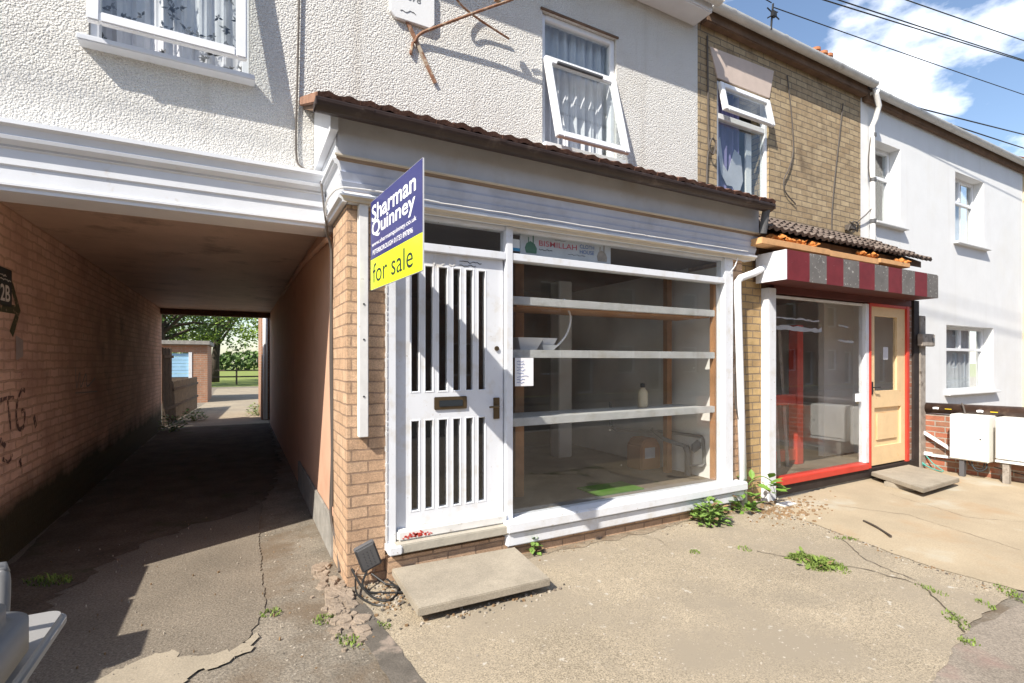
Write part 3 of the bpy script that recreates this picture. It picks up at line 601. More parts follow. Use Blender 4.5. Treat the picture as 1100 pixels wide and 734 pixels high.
MB().box(1.24,1.42,3.366,3.371,1.155,1.200).build('letterbox_flap', M['signk'], DR, bevel=.002)
lk_ = MB(); lk_.box(1.672,1.722,3.372,3.384,1.045,1.205); lk_.build('handle_plate', M['brass'], DR, bevel=.003)
MB().tube([(1.697,3.372,1.14),(1.697,3.335,1.14),(1.67,3.325,1.142),(1.615,3.328,1.14)], .008, 8).build('handle', M['brass'], DR, smooth=True)
MB().tube([(1.70,3.384,1.575),(1.70,3.374,1.575)], .018, 14).build('lock', M['brass'], DR)
tn = MB(); text_into(tn, '190', (1.20, 3.383, 2.163), (1,0,0), (0,0,1), .17, .06, .002); tn.build('door_number', M['oldwhite'], DR)
sg = MB(); squiggle(sg, (1.40,3.383,2.165), (1,0,0), (0,0,1), .22, .05, 2, .0025, 5); sg.build('scribble', M['signk'], DR)
MB().box(.90,1.75,3.27,3.47,.20,.262).build('threshold', M['thresh'], H1, bevel=.006)
# upstairs windows
def top_hung(parent, hole, yr, fix_h, tilt, L, zh, curt, folds, seed, fw=.05, glassm='gl'):
    x0, x1, z0, z1 = hole
    f = MB()
    for q_ in ((x0+.002,x0+fw,z0+.002,z1-.002),(x1-fw,x1-.002,z0+.002,z1-.002),(x0+fw,x1-fw,z0+.002,z0+(fw if fix_h else .02)),(x0+fw,x1-fw,z1-fw,z1-.002)): f.box(q_[0],q_[1],yr+(.001 if q_[1]-q_[0]>.3 else 0),yr+.07,q_[2],q_[3])
    if fix_h: f.box(x0+fw, x1-fw, yr+.002, yr+.068, zh, zh+.055)
    F = f.build('window', M['upvc'], parent, bevel=.005)
    if fix_h: MB().box(x0+fw, x1-fw, yr+.03, yr+.036, zh+.055, z1-fw).build('pane', M[glassm], F)
    s, g = tilt_box_sash(x0+.02, x1-.02, zh, L, yr-.004, tilt, .065, .05)
    s.build('sash', M['upvc'], F, bevel=.007); g.build('sash_pane', M[glassm], F)
    if curt: curtain_mb(x0+.03, x1-.03, z0+.01, z1+.1, yr+.125, folds, .028 if fix_h else .013, seed, .012).build('curtain', curt, F)
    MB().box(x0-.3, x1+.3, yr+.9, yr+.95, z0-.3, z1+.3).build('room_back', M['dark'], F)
    return F
# patterned net behind the left window: raised leaf sprigs on the cloth
FA = top_hung(H1, hA, 4.02, False, math.radians(5.6), 1.34, 4.855, M['curtain'], 7, 2)
pn = MB(); rr = random.Random(9)
for i in range(44):
    cx = rr.uniform(hA[0]+.03, hA[1]-.05); cz = rr.uniform(3.5, 4.1)
    for k in range(6):
        a = rr.uniform(0, 6.28); l = rr.uniform(.02, .05); d = Vector((math.cos(a), 0, math.sin(a))); q = Vector((-d.z, 0, d.x))*.008
        c = Vector((cx, 4.108, cz)); pn.add([c, c+d*l*.5+q, c+d*l, c+d*l*.5-q], [(0,1,2,3)])
pn.build('leaf_pattern', M['grey'], FA)
MB().box(-.87,.09,3.90,4.09,3.425,3.462).build('sill', M['cornw'], FA, bevel=.006)
FB = top_hung(H1, hB, 4.03, True, math.radians(14.5), .86, 4.335, M['curtain'], 8, 5)
MB().box(2.46,3.43,3.90,4.10,3.46,3.502).build('sill', M['upvc'], FB, bevel=.006)
MB().box(2.47,3.40,3.985,4.0,4.772,4.79).build('drip_edge', M['soffitdark'], FB)
MB().box(2.63,3.17,3.945,3.972,4.285,4.31).build('vent_strip', M['dgrey'], FB, bevel=.004)

# ------------------------------------------------------------------ HOUSE TWO : buff brick house with red and grey shop
H2 = thing('terraced_house', 'buff brick house with a striped red and grey shop fascia and pine door', 'house', (6.3, 4.0, 0))
hC = (4.88, 5.83, 3.44, 4.77)
wall_holes(MB(), 4.562, 7.93, 2.5, 5.45, 4.0, 4.25, [hC]).build('upper_wall', M['buff'], H2)
MB().prism_y([(4.75,5.10),(5.92,5.14),(5.83,4.772),(4.88,4.772)], 3.988, 4.02).build('lintel', M['lintel'], H2, bevel=.003)
FC = top_hung(H2, hC, 4.02, False, math.radians(12), .36, 4.725, None, 3, 8)
f = MB(); f.box(4.93,5.78,4.022,4.088,4.33,4.395); f.build('transom', M['upvc'], FC, bevel=.004)
MB().box(4.93,5.78,4.05,4.056,3.49,4.33).build('pane', M['gl'], FC)
curtain_mb(4.9,5.52,3.4,4.75,4.17,5,.035,11,.0).build('curtain', M['purple'], FC)
wz = MB(); rr = random.Random(4)
wz.prism_y([(5.03,4.12),(5.08,4.18),(5.14,3.86),(5.22,3.78),(5.34,4.08),(5.46,4.02),(5.50,3.72),(5.4,3.5),(5.3,3.62),(5.2,3.62),(5.1,3.74)], 4.118, 4.122); wz.build('draped_cloth', M['net'], FC)
MB().box(5.56,5.66,4.12,4.14,3.5,4.33).build('inner_reveal', M['rmwhite'], FC)
roof(H2, 4.562, 7.96, 5.50)
MB().box(4.60,7.93,3.90,3.999,5.30,5.46).build('eave_board', M['soffitdark'], H2, bevel=.01)
gutter(H2, 4.60, 7.98, 3.835, 5.445, .06, M['gutterw'], .95)
MB().box(4.502,4.86,3.42,4.0,0,2.75).build('brick_pier', M['pier2'], H2, bevel=.003)
rm = MB().box(4.90,8.1,7.0,7.1,0,2.5); rm.box(4.88,4.94,3.6,7.0,.0,2.5); rm.build('room_wall', M['rmwall'], H2)
MB().box(7.2,7.949,4.1,4.18,.142,2.418).build('partition_wall', M['rmwhite'], H2)
MB().box(7.95,7.999,3.475,7.0,0.141,2.419).build('side_wall', M['rmwhite'], H2)
MB().box(4.86,8.12,3.50,7.1,2.42,2.52).build('room_ceiling', M['rmwall'], H2)
MB().box(4.9,8.05,3.47,7.1,-.02,.14).build('shop_floor', M['rmfloor'], H2)
ro = MB(); ro.box(6.34,6.47,3.95,4.07,.14,1.95); ro.box(5.2,6.34,3.97,4.05,.92,1.05); ro.box(5.2,6.34,3.97,4.05,.2,.34); ro.build('red_timber_frame', M['red'], H2, bevel=.004)
for i in range(4): MB().bar((5.62+i*.17,3.95,.14),(5.74+i*.17,4.15,1.95),.04,.025).build('leaning_batten', M['greywood'], H2)
# frontage
MB().box(4.862,4.985,3.335,3.45,0.0,2.25).build('shop_post', M['white'], H2, bevel=.004)
s2 = MB(); s2.box(4.985,6.82,3.34,3.47,.145,.215); SF = s2.build('red_sill', M['red'], H2, bevel=.006)
MB().box(4.99,8.02,3.36,3.465,.04,.143).build('sill_beam', M['blackwood'], H2, bevel=.004)
MB().box(4.99,8.02,3.38,3.46,-.01,.04).build('base_course', M['plinth'], H2)
fw = MB(); fw.box(4.985,5.01,3.385,3.45,.217,2.19); fw.box(6.80,6.875,3.37,3.45,.217,2.19); fw.box(4.985,6.80,3.39,3.45,2.165,2.19); 
WF = fw.build('shop_window_frame', M['white'], H2, bevel=.003)
MB().box(5.01,6.80,3.408,3.414,.217,2.165).build('pane', M['glshop'], WF)
MB().box(6.62,6.75,3.398,3.401,.98,1.08).build('notice_sticker', M['signw'], WF)
tp = MB(); rr = random.Random(12)
for (a, b, z, h) in ((5.0,5.95,1.83,.05),(5.02,5.9,1.95,.02),(6.3,6.62,1.72,.025),(6.3,6.5,1.9,.02)):
    n = 14; vs = []
    for i in range(n+1):
        x = a+(b-a)*i/n; q = rr.uniform(-.008,.008); vs += [(x,3.416,z+q-.02*i/n),(x,3.4165,z+h*rr.uniform(.6,1.2)+q-.02*i/n)]
    tp.add(vs, [(2*i,2*i+2,2*i+3,2*i+1) for i in range(n)])
tp.build('tape_remnant', M['net'], WF)
rf = MB(); rf.box(6.877,6.915,3.36,3.45,.145,2.205); rf.box(7.79,7.855,3.36,3.45,.145,2.205); rf.box(6.915,7.79,3.365,3.45,2.17,2.205); rf.build('red_door_frame', M['red'], H2, bevel=.003)
rf2 = MB(); rf2.box(4.985,7.90,3.36,3.45,2.207,2.285); rf2.build('maroon_head', M['maroon'], H2)
d2 = MB(); wall_holes(d2, 6.917, 7.788, .165, 2.168, 3.385, 3.43, [(7.03,7.585,1.10,2.05),(7.03,7.69,.40,.89)])
D2 = d2.build('door', M['pine'], H2)
MB().box(7.03,7.585,3.408,3.414,1.10,2.05).build('pane', M['glshop'], D2)
MB().hexa([(7.0301,3.412,.4001),(7.6899,3.412,.4001),(7.6899,3.425,.4001),(7.0301,3.425,.4001),(7.0301,3.412,.8899),(7.6899,3.412,.8899),(7.6899,3.425,.8899),(7.0301,3.425,.8899)]).build('panel_recess', M['pine'], D2)
MB().box(7.11,7.61,3.395,3.411,.47,.82).build('raised_panel', M['pine'], D2, bevel=.012)
MB().box(6.955,6.985,3.374,3.384,1.06,1.22).build('handle_plate', M['black'], D2, bevel=.003)
MB().tube([(6.97,3.374,1.15),(6.97,3.34,1.15),(7.06,3.335,1.15)], .008, 8).build('handle', M['black'], D2)
MB().box(7.28,7.40,3.404,3.4065,1.50,1.66).build('old_label', M['net'], D2)
MB().box(7.857,8.0,3.40,3.47,.145,2.205).build('brick_strip', M['redbrick'], H2)
MB().box(8.0,8.14,3.37,3.99,0,2.30).build('black_board', M['blackwood'], H2, bevel=.003)
MB().box(8.145,8.30,3.36,3.46,0,2.10).build('weathered_post', M['greywood'], H2, bevel=.006)
# striped fascia box
xs = [4.73,5.10,5.40,5.71,6.02,6.34,6.64,6.95,7.26,7.57,7.84]
fb = MB()
for i, (a, b) in enumerate(zip(xs, xs[1:])): fb.box(a, b, 3.05, 3.07, 2.285, 2.58, 0 if i % 2 == 0 else 1)
FBX = fb.build('striped_fascia', [M['redfade'], M['greypeel']], H2)
fs = MB(); fs.box(4.715,4.729,3.05,3.38,2.285,2.58); fs.build('fascia_end', M['white'], FBX)
fs = MB(); fs.box(7.842,7.86,3.05,3.40,2.285,2.57); fs.build('fascia_end', M['greypeel'], FBX)
MB().box(4.73,7.84,3.072,3.36,2.286,2.31).build('fascia_soffit', M['maroon'], FBX)
MB().box(4.73,7.84,3.072,3.36,2.55,2.578).build('fascia_top', M['soffitdark'], FBX)
MB().box(4.73,7.85,3.36,3.99,2.31,2.66).build('shop_bressummer', M['soffitdark'], H2)
# lean-to roof
c2 = rolled_tiles(4.66, 8.05, 3.20, 2.80, 4.0, 3.25, .115, 4, amp=.022, thick=.014, seed=8).build('lean_to_roof', M['tile2'], H2)
MB().hexa([(4.64,3.30,2.73),(8.02,3.30,2.73),(8.02,3.99,3.12),(4.64,3.99,3.12),(4.64,3.30,2.81),(8.02,3.30,2.81),(8.02,3.99,3.21),(4.64,3.99,3.21)]).build('roof_boarding', M['soffitdark'], c2)
for b_ in ((4.50,5.66,3.16,3.30,2.635,2.70),(5.67,6.68,3.17,3.31,2.63,2.695),(6.74,7.45,3.18,3.31,2.66,2.715)): MB().box(*b_).build('eave_batten', M['batten'], H2, bevel=.004)
mo = MB(); rr = random.Random(21)
for i in range(70):
    x = rr.choice([rr.uniform(4.72,5.6), rr.uniform(4.72,5.6), rr.uniform(6.35,6.8), rr.uniform(7.15,7.5)]); z = 2.72+rr.uniform(0,.035); y = 3.2+rr.uniform(0,.06); s_ = rr.uniform(.018,.045)
    k = len(mo.v); mo.v += [(x+s_*rr.uniform(-1,1)*1.2+dx*s_, y+dy*s_, z+dz*s_*.8) for dx,dy,dz in ((1,0,0),(-1,0,0),(0,1,0),(0,-1,0),(0,0,1),(0,0,-1))]
    for t in ((0,2,4),(2,1,4),(1,3,4),(3,0,4),(2,0,5),(1,2,5),(3,1,5),(0,3,5)): mo.f.append(tuple(k+q for q in t)); mo.m.append(0)
mo.build('mortar_bed', M['mortar'], H2)

# ------------------------------------------------------------------ HOUSE THREE : smooth white house
H3 = thing('terraced_house', 'smooth white rendered house with three small windows, beyond the brick house', 'house', (10.9, 4.0, 0))
h1, h2_, h3_ = (8.28, 9.06, 3.55, 4.78), (10.93, 12.08, 3.55, 4.78), (10.60, 12.50, .93, 2.10)
wall_holes(MB(), 7.932, 13.9, -.4, 5.42, 4.0, 4.25, [h1, h2_, h3_]).build('wall', M['render'], H3)
def flush_win(parent, hole, xr, top, seed, kind):
    x0, x1, z0, z1 = hole; y = 4.15
    f = MB(); frame_boxes(f, x0+.002, xr, z0+.002, z1-.002, y, y+.06, .055); f.box(x0+.05, xr-.05, y+.001, y+.059, top, top+.05)
    if kind: mx_ = (x0+xr)/2; f.box(mx_-.03, mx_+.03, y+.001, y+.059, top+.05, z1-.05)
    F = f.build('window', M['upvc'], parent, bevel=.004)
    g = MB(); g.box(x0+.05, xr-.05, y+.03, y+.035, z0+.05, top); g.box(x0+.05, xr-.05, y+.03, y+.035, top+.05, z1-.05); g.build('pane', M['gl'], F)
    if xr < x1-.005: MB().box(xr+.001, x1, y-.01, y+.08, z0, z1).build('reveal_board', M['render'], F)
    MB().box(x0-.08, x1+.10, 3.915, 4.16, z0-.035, z0+.001).build('sill', M['render'], F, bevel=.006)
    curtain_mb(x0+.05, xr-.25, z0, z1, y+.11, 8, .02, seed).build('curtain', M['net'], F)
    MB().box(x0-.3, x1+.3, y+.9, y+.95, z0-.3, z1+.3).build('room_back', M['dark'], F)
    return F
flush_win(H3, h1, 9.058, 4.30, 1, False); W2 = flush_win(H3, h2_, 12.078, 4.32, 2, True); flush_win(H3, h3_, 12.498, 1.66, 3, True)
roof(H3, 7.962, 13.95, 5.42)
MB().box(7.96,13.9,3.92,3.999,5.25,5.42).build('eave_board', M['soffitdark'], H3, bevel=.01)
gutter(H3, 8.02, 13.92, 3.855, 5.365, .06, M['gutterw'], .95)
dp = MB(); dp.tube([(8.0,3.84,5.38),(8.02,3.84,5.30),(8.14,3.86,5.18),(8.13,3.90,5.0),(8.10,3.93,4.9),(8.12,3.935,4.0),(8.13,3.935,3.2),(8.14,3.935,2.9)], .036, 10)
DP = dp.build('drainpipe', M['oldwhite'], H3, smooth=True)
for z in (4.75, 4.1, 3.5): MB().tube([(8.12,3.93,z),(8.12,3.93,z+.05)], .044, 10).build('pipe_clip', M['dgrey'], DP)
MB().box(8.31,8.62,3.97,4.0,.82,2.2).build('render_patch', M['render'], H3, bevel=.004)

H4 = thing('terraced_house', 'cream rendered house at the right edge, past the white house', 'house', (16, 4, 0))
MB().box(13.952,20,3.93,4.2,-.4,5.5).build('wall', M['cream'], H4)
MB().box(13.955,20,3.80,3.929,2.25,2.75).build('band', M['lintel'], H4)
MB().box(14.3,16,3.80,3.928,0,2.2).build('dark_opening', M['soffitdark'], H4)
roof(H4, 13.952, 20, 5.52, 'tile1'); gutter(H4, 13.96, 20, 3.75, 5.48, .06, M['gutterw'], 1.0)
ty = rolled_tiles(13.0, 14.0, 5.0, 5.9, 6.2, 6.5, .17, 4, seed=3).build('raised_verge', M['tile1'], H4)

# chimney and aerial stand on the roofs
CH = thing('chimney', 'low brick chimney stack with terracotta pots above the brick house gutter', 'chimney', (15.6, 9, 8.0))
MB().box(15.1,16.2,8.7,9.3,7.9,10.55).build('stack', M['redbrick'], CH); 
for x in (15.35, 15.72, 16.0): MB().lathe([(.0,0),(.13,0),(.115,.3),(.14,.32),(.14,.4),(.10,.4),(.0,.3)], (x,9,10.55), 14).build('pot', M['terracotta'], CH)
AE = MB(); AE.tube([(5.55,3.78,5.42),(5.56,3.76,5.72)], .012, 6); AE.tube([(5.46,3.76,5.52),(5.66,3.77,5.66)], .008, 6); AE.tube([(5.48,3.78,5.66),(5.66,3.75,5.56)], .008, 6); AE.box(5.53,5.59,3.73,3.77,5.56,5.62)
solo('wire_bracket', AE, M['black'], 'black wire bracket on the gutter of the brick house', 'bracket')

# ------------------------------------------------------------------ pipes, cables, ironwork on the fronts
dpm = MB(); dpm.tube([(4.93,3.30,2.53),(4.86,3.30,2.50),(4.60,3.315,2.375),(4.40,3.325,2.31),(4.365,3.33,2.27),(4.365,3.33,2.15),(4.41,3.33,1.1),(4.455,3.33,.02)], .036, 14)
D1 = solo('drainpipe', dpm, M['upvc'], 'white plastic drainpipe leaning on the pier between the two shops', 'drainpipe', smooth=True)
cb = MB(); cb.tube([(4.335,3.365,2.2),(4.345,3.35,1.95),(4.33,3.355,1.7),(4.36,3.35,1.5),(4.34,3.355,1.3),(4.36,3.35,1.0)], .007, 6); cb.tube([(4.36,3.36,1.35),(4.34,3.34,1.1),(4.38,3.335,.9)], .006, 6)
solo('dry_vine', cb, M['cable'], 'dry brown stem clinging to the orange brick beside the drainpipe', 'vine')
wb = MB(); wb.tube([(4.33,3.30,2.50),(4.30,3.31,2.42),(4.26,3.33,2.36)], .005, 5)
solo('cable', wb, M['upvc'], 'short white cable hanging below the right end of the shop cornice', 'cable')
cbl = MB(); cbl.tube([(.39,3.985,5.0),(.385,3.985,4.4),(.37,3.985,3.6),(.36,3.985,3.02),(.40,3.97,2.90),(.50,3.90,2.86),(.515,3.82,2.72),(.53,3.80,2.55),(.545,3.815,2.46)], .007, 6)
cbl.tube([(.545,3.815,2.46),(.56,3.86,2.40),(.585,3.90,2.35),(.598,3.92,2.2),(.592,3.925,1.5),(.602,3.925,.8),(.592,3.925,.35),(.62,3.80,.14),(.60,3.60,.03)], .010, 6)
cbl.tube([(.60,3.915,2.3),(.615,3.93,2.1),(.60,3.922,1.9),(.605,3.918,1.0),(.60,3.91,.4)], .008, 6)
solo('cable', cbl, M['cable'], 'dark cable running down the pebbledash and along the passage edge of the pier', 'cable')
cb2 = MB(); cb2.tube([(.55,3.26,2.56),(.62,3.255,2.568),(.9,3.258,2.575),(1.2,3.262,2.566)], .006, 6); cb2.tube([(.55,3.26,2.56),(.535,3.4,2.58),(.53,3.7,2.59),(.54,3.80,2.52)], .006, 6)
for i in range(19): 
    x = 1.2+i*.17; cb2.tube([(x,3.262,2.566+R.uniform(-.003,.003)),(x+.17,3.262,2.566+R.uniform(-.003,.003))], .0045, 5)
solo('cable', cb2, M['oldwhite'], 'thin pale cable along the front moulding of the white shop cornice', 'cable')
bk = MB(); bk.bar((1.02,3.985,4.55),(1.43,3.985,3.80),.03,.012,(0,1,0))
bk.tube([(1.25,3.98,4.08),(1.30,3.965,4.16),(1.45,3.93,4.25),(1.75,3.86,4.42),(2.00,3.79,4.55)], .012, 8)
bk.tube([(2.00,3.79,4.55),(2.06,3.775,4.585),(2.07,3.77,4.63),(2.03,3.78,4.66),(1.985,3.79,4.63),(1.98,3.80,4.60)], .011, 8); bk.box(1.90,1.95,3.79,3.83,4.54,4.60)
bk.tube([(2.12,3.97,4.37),(1.80,3.94,4.43),(1.62,3.90,4.47),(1.52,3.87,4.55),(1.50,3.86,4.64),(1.55,3.86,4.72),(1.63,3.87,4.74)], .009, 8); bk.tube([(1.24,3.985,4.08),(1.22,3.985,3.98)], .012, 6)
solo('sign_bracket', bk, M['rust'], 'rusty wrought iron sign bracket with curled arms on the pebbledash wall', 'bracket')
PQ = thing('date_plaque', 'small white date plaque with notched corners high on the pebbledash wall', 'plaque', (1.24, 3.99, 4.2))
MB().prism_y([(1.05,4.27),(1.09,4.23),(1.38,4.23),(1.42,4.27),(1.42,4.56),(1.38,4.60),(1.09,4.60),(1.05,4.56)], 3.968, 3.999).build('plate', M['render'], PQ, bevel=.004)
pt_ = MB(); text_into(pt_, '1878', (1.16,3.967,4.40), (1,0,0), (0,0,1), .14, .05, .001)
squiggle(pt_, (1.13,3.967,4.28), (1,0,0), (0,0,1), .22, .05, 1, .003, 4); squiggle(pt_, (1.13,3.967,4.49), (1,0,0), (0,0,1), .22, .05, 1, .003, 6)
pt_.build('lettering', M['grey'], PQ)
for k, (pts, lab) in enumerate((([(4.70,3.985,5.2),(4.71,3.985,4.6),(4.72,3.985,4.1),(4.70,3.96,3.9),(4.76,3.95,3.85),(4.80,3.95,3.98),(4.74,3.96,4.02),(4.70,3.98,3.8),(4.69,3.985,3.45)], 'black cable coiled on the strip of buff brick left of the window'),
        ([(6.18,3.985,5.15),(6.28,3.985,4.6),(6.30,3.98,4.2),(6.20,3.975,3.95),(6.10,3.975,3.8),(6.12,3.975,3.65),(6.35,3.98,3.52)], 'thin black cable sagging down the middle of the buff brick wall'),
        ([(7.45,3.985,5.1),(7.30,3.985,4.3),(7.22,3.98,3.9),(7.17,3.98,3.5),(7.17,3.98,3.25)], 'thin black cable down the right part of the buff brick wall'),
        ([(8.10,3.93,4.9),(8.03,3.95,4.3),(8.16,3.93,3.8),(7.75,3.97,3.45),(7.62,3.97,3.36),(7.55,3.95,3.36),(7.7,3.93,3.33)], 'loose black cable looping round the grey white drainpipe by the eaves'))):
    solo('cable', MB().tube(pts, .008 if k else .011, 5), M['cable'], lab, 'cable')
jb = MB(); jb.box(7.50,7.62,3.90,3.99,3.33,3.40); jb.tube([(7.45,3.92,3.30),(7.52,3.9,3.42),(7.66,3.9,3.42),(7.70,3.93,3.31)], .010, 6); jb.tube([(7.45,3.9,3.42),(7.58,3.88,3.38),(7.72,3.9,3.44)], .008, 6)
solo('cable_bracket', jb, M['cable'], 'rusty cable bracket just above the grey brown tiled lean-to roof', 'bracket')
# overhead wires
def wire(a, b, sag, r=.0075):
    a, b = Vector(a), Vector(b); return MB().tube([a.lerp(b, i/16) - Vector((0,0,sag*4*(i/16)*(1-i/16))) for i in range(17)], r, 5)
G = 'overhead wires'
for a, b, sg_, lab in (
    ((5.55,3.74,5.66),(24.5,2.72,7.1),.08,'overhead wire leaving the bracket on the brick house gutter'),
    ((1.0,3.6,5.75),(5.5,3.74,5.70),.03,'short overhead wire reaching the gutter bracket from the left'),
    ((6.92,6,8.31),(32.3,6,12.53),.05,'overhead wire across the blue sky in the middle of the group'),
    ((6.92,6,8.43),(32.3,6,12.50),.05,'second of the close pair of wires across the sky'),
    ((10.6,6,9.49),(41.5,6,14.79),.05,'topmost overhead wire in the right corner of the sky'),
    ((8.6,5,6.20),(34,5,9.25),.05,'lowest wire, just over the white house gutter'),
    ((9.6,5,6.30),(34,5.6,8.7),.05,'faint wire touching the roof line of the white house'),
    ((-14,1.5,9.45),(9,1.4,7.7),.1,'high wire above the frame, nearest the white pebbledash wall'), ((-14,1.2,9.9),(9,1.1,8.3),.1,'high wire above the frame, between two others'), ((-14,.6,11.4),(9,.5,9.9),.1,'high wire above the frame, farthest from the wall')):
    solo('overhead_wire', wire(a, b, sg_, .014 if a[1] >= 5 else .0062), M['black'], lab, 'wire', G)

# ------------------------------------------------------------------ for sale board
FS = thing('for_sale_sign', 'blue and lime estate agent for sale board on a white timber post', 'sign', (.70, 3.35, 1.0))
pz = MB(); pz.box(.675,.735,3.318,3.378,.985,2.50); pz.build('post', M['oldwhite'], FS, bevel=.004)
sc2 = MB()
for z in (1.25, 1.62, 1.85): sc2.tube([(.705,3.317,z),(.705,3.314,z)], .006, 8)
sc2.build('screw', M['signk'], FS)
far, near = Vector((.737,3.24,0)), Vector((.80,2.40,0)); e = (near-far).normalized(); BW = (near-far).length; nrm = Vector((e.y, -e.x, 0))
if nrm.x > 0: nrm = -nrm
zb, zt = 1.93, 2.49; zl = zb+.34*(zt-zb)
bd = MB()
def slab_on(mb, z0, z1, o0, o1, mi=0):
    a, b = far, near
    mb.hexa([a+nrm*o1+Vector((0,0,z0)), b+nrm*o1+Vector((0,0,z0)), b+nrm*o0+Vector((0,0,z0)), a+nrm*o0+Vector((0,0,z0)), a+nrm*o1+Vector((0,0,z1)), b+nrm*o1+Vector((0,0,z1)), b+nrm*o0+Vector((0,0,z1)), a+nrm*o0+Vector((0,0,z1))], mi)
slab_on(bd, zb, zt, -.004, .004); BD = bd.build('board', M['signbk'], FS)
b1 = MB(); slab_on(b1, zl, zt-.002, .0041, .0052); b1.build('blue_panel', M['blue'], BD)
b1 = MB(); slab_on(b1, zb+.002, zl-.0005, .0041, .0052); b1.build('lime_panel', M['lime'], BD)
def on(s, tz): return far + e*(s*BW) + nrm*.0054 + Vector((0,0,zt-(zt-zb)*tz))
UP = Vector((0,0,1)); HH = zt-zb
t = MB(); text_into(t, 'Sharman', on(.03,.245), e, UP, .87*BW, .185*HH, .0006, .017); text_into(t, 'Quinney', on(.03,.455), e, UP, .86*BW, .215*HH, .0006, .017)
text_into(t, 'www.sharmanquinney.co.uk', on(.03,.535), e, UP, .88*BW, .062*HH, .0006, .002); text_into(t, 'PETERBOROUGH 01733 897896', on(.05,.615), e, UP, .80*BW, .052*HH, .0006, .006)
t.build('agent_lettering', M['signw'], BD)
t = MB(); text_into(t, 'for sale', on(.05,.93), e, UP, .80*BW, .215*HH, .0006, .0); t.build('sale_lettering', M['signk'], BD)

# ------------------------------------------------------------------ things in the shop window
SH = thing('display_shelving', 'three white shelves on brown timber posts behind the shop window glass', 'shelves', (3.0, 3.7, .25))
for z, d in ((1.975,.0),(1.555,.0),(1.015,.01)):
    s3 = MB(); s3.box(1.93,4.17,3.47,3.95,z-.045,z-.02); s3.box(1.85,4.18,3.45,3.49,z-.05,z+.015); s3.box(1.93,4.17,3.4901,3.95,z-.0195,z+.0)
    s3.build('shelf', M['shelfm'], SH, bevel=.003)
wp = MB(); wp.box(2.18,2.27,3.96,4.02,.25,2.45); wp.build('timber_post', M['wood'], SH); MB().box(4.12,4.19,4.03,4.09,.25,2.45).build('timber_post', M['wood'], SH)
MB().box(4.165,4.199,3.452,3.50,.29,2.28).build('timber_upright', M['wood'], SH)
MB().box(1.824,1.85,3.42,3.52,.29,2.28).build('timber_upright', M['wood'], SH)
ub = MB()
for i in range(5): ub.box(1.94,4.16,3.5+i*.09,3.58+i*.09,1.915,1.929)
ub.build('underside_board', M['wood'], SH)
def bowl(mb, x, y, z, r, h, n=4, rot=.78):
    k = len(mb.v)
    prof = [(0,0),(r*.55,0),(r*.6,.006),(r,h),(r*.94,h),(r*.52,.012),(0,.012)]
    for q, zz in prof: mb.v += [(x+q*math.cos(rot+2*math.pi*j/n), y+q*math.sin(rot+2*math.pi*j/n), z+zz) for j in range(n)]
    for i in range(len(prof)-1):
        for j in range(n): mb.f.append((k+i*n+j, k+i*n+(j+1)%n, k+(i+1)*n+(j+1)%n, k+(i+1)*n+j)); mb.m.append(0)
    return mb
solo('bowl', bowl(MB(), 2.08, 3.63, 1.556, .17, .115), M['upvc'], 'large square white bowl on the middle shelf', 'bowl', 'white bowls')
solo('bowl', bowl(MB(), 2.31, 3.66, 1.556, .11, .06), M['upvc'], 'small white bowl under another on the middle shelf', 'bowl', 'white bowls')
solo('bowl', bowl(MB(), 2.31, 3.66, 1.59, .105, .085), M['upvc'], 'small white bowl stacked topmost beside the large square bowl', 'bowl', 'white bowls')
solo('cable', MB().tube([(2.46,3.6,2.02),(2.48,3.58,1.95),(2.51,3.57,1.85),(2.48,3.58,1.72),(2.40,3.6,1.62),(2.33,3.62,1.57)], .009, 8), M['upvc'], 'white cable hanging in a curve to the bowls behind the shop glass', 'cable')
NT = thing('paper_note', 'white handwritten note stuck inside the shop window near the door', 'note', (1.94, 3.39, 1.28))
MB().box(1.865,2.03,3.3935,3.3955,1.285,1.505).build('sheet', M['paper'], NT)
sq = MB(); squiggle(sq, (1.88,3.393,1.30), (1,0,0), (0,0,1), .13, .19, 8, .0022, 31); sq.build('handwriting', M['ink'], NT)
SS = thing('shop_name_sign', 'old hand painted cloth shop sign behind the fanlight glass', 'sign', (2.38, 3.43, 2.3))
MB().box(1.93,2.83,3.425,3.435,2.30,2.485).build('board', M['shopsign'], SS)
def ss_text(lst, m):
    q = MB()
    for s, x, z, w, h, bo in lst: text_into(q, s, (x,3.424,z), (1,0,0), UP, w, h, .001, bo)
    q.build('lettering', m, SS)
ss_text([('BISMILLAH', 2.10, 2.402, .37, .044, .006)], M['mred']); ss_text([('CLOTH', 2.50, 2.425, .15, .032, .012), ('HOUSE', 2.50, 2.380, .15, .032, .012)], M['mblue'])
q = MB(); squiggle(q, (2.10,3.424,2.362), (1,0,0), UP, .22, .022, 1, .003, 8); squiggle(q, (2.38,3.424,2.355), (1,0,0), UP, .25, .016, 1, .002, 9); squiggle(q, (2.25,3.424,2.458), (1,0,0), UP, .14, .012, 1, .0015, 10); q.build('small_lettering', M['signk'], SS)
for x, sc_m in ((2.03, M['mgreen']), (2.74, M['greywood'])):
    q = MB(); q.prism_y([(x-.05,2.335),(x-.06,2.375),(x-.045,2.41),(x-.01,2.43),(x+.03,2.41),(x+.05,2.375),(x+.045,2.335)], 3.422, 3.4245); q.box(x+.012,x+.02,3.421,3.4248,2.335,2.478); q.box(x-.03,x-.024,3.421,3.4248,2.335,2.46); q.build('dome_emblem', sc_m, SS)
MB().box(1.83,1.925,3.426,3.434,2.338,2.43).build('blue_sticker_board', M['signw'], SS); MB().box(1.83,1.925,3.423,3.4255,2.338,2.362).build('blue_stripe', mat('cyan_print', (.03,.30,.55), .5), SS)
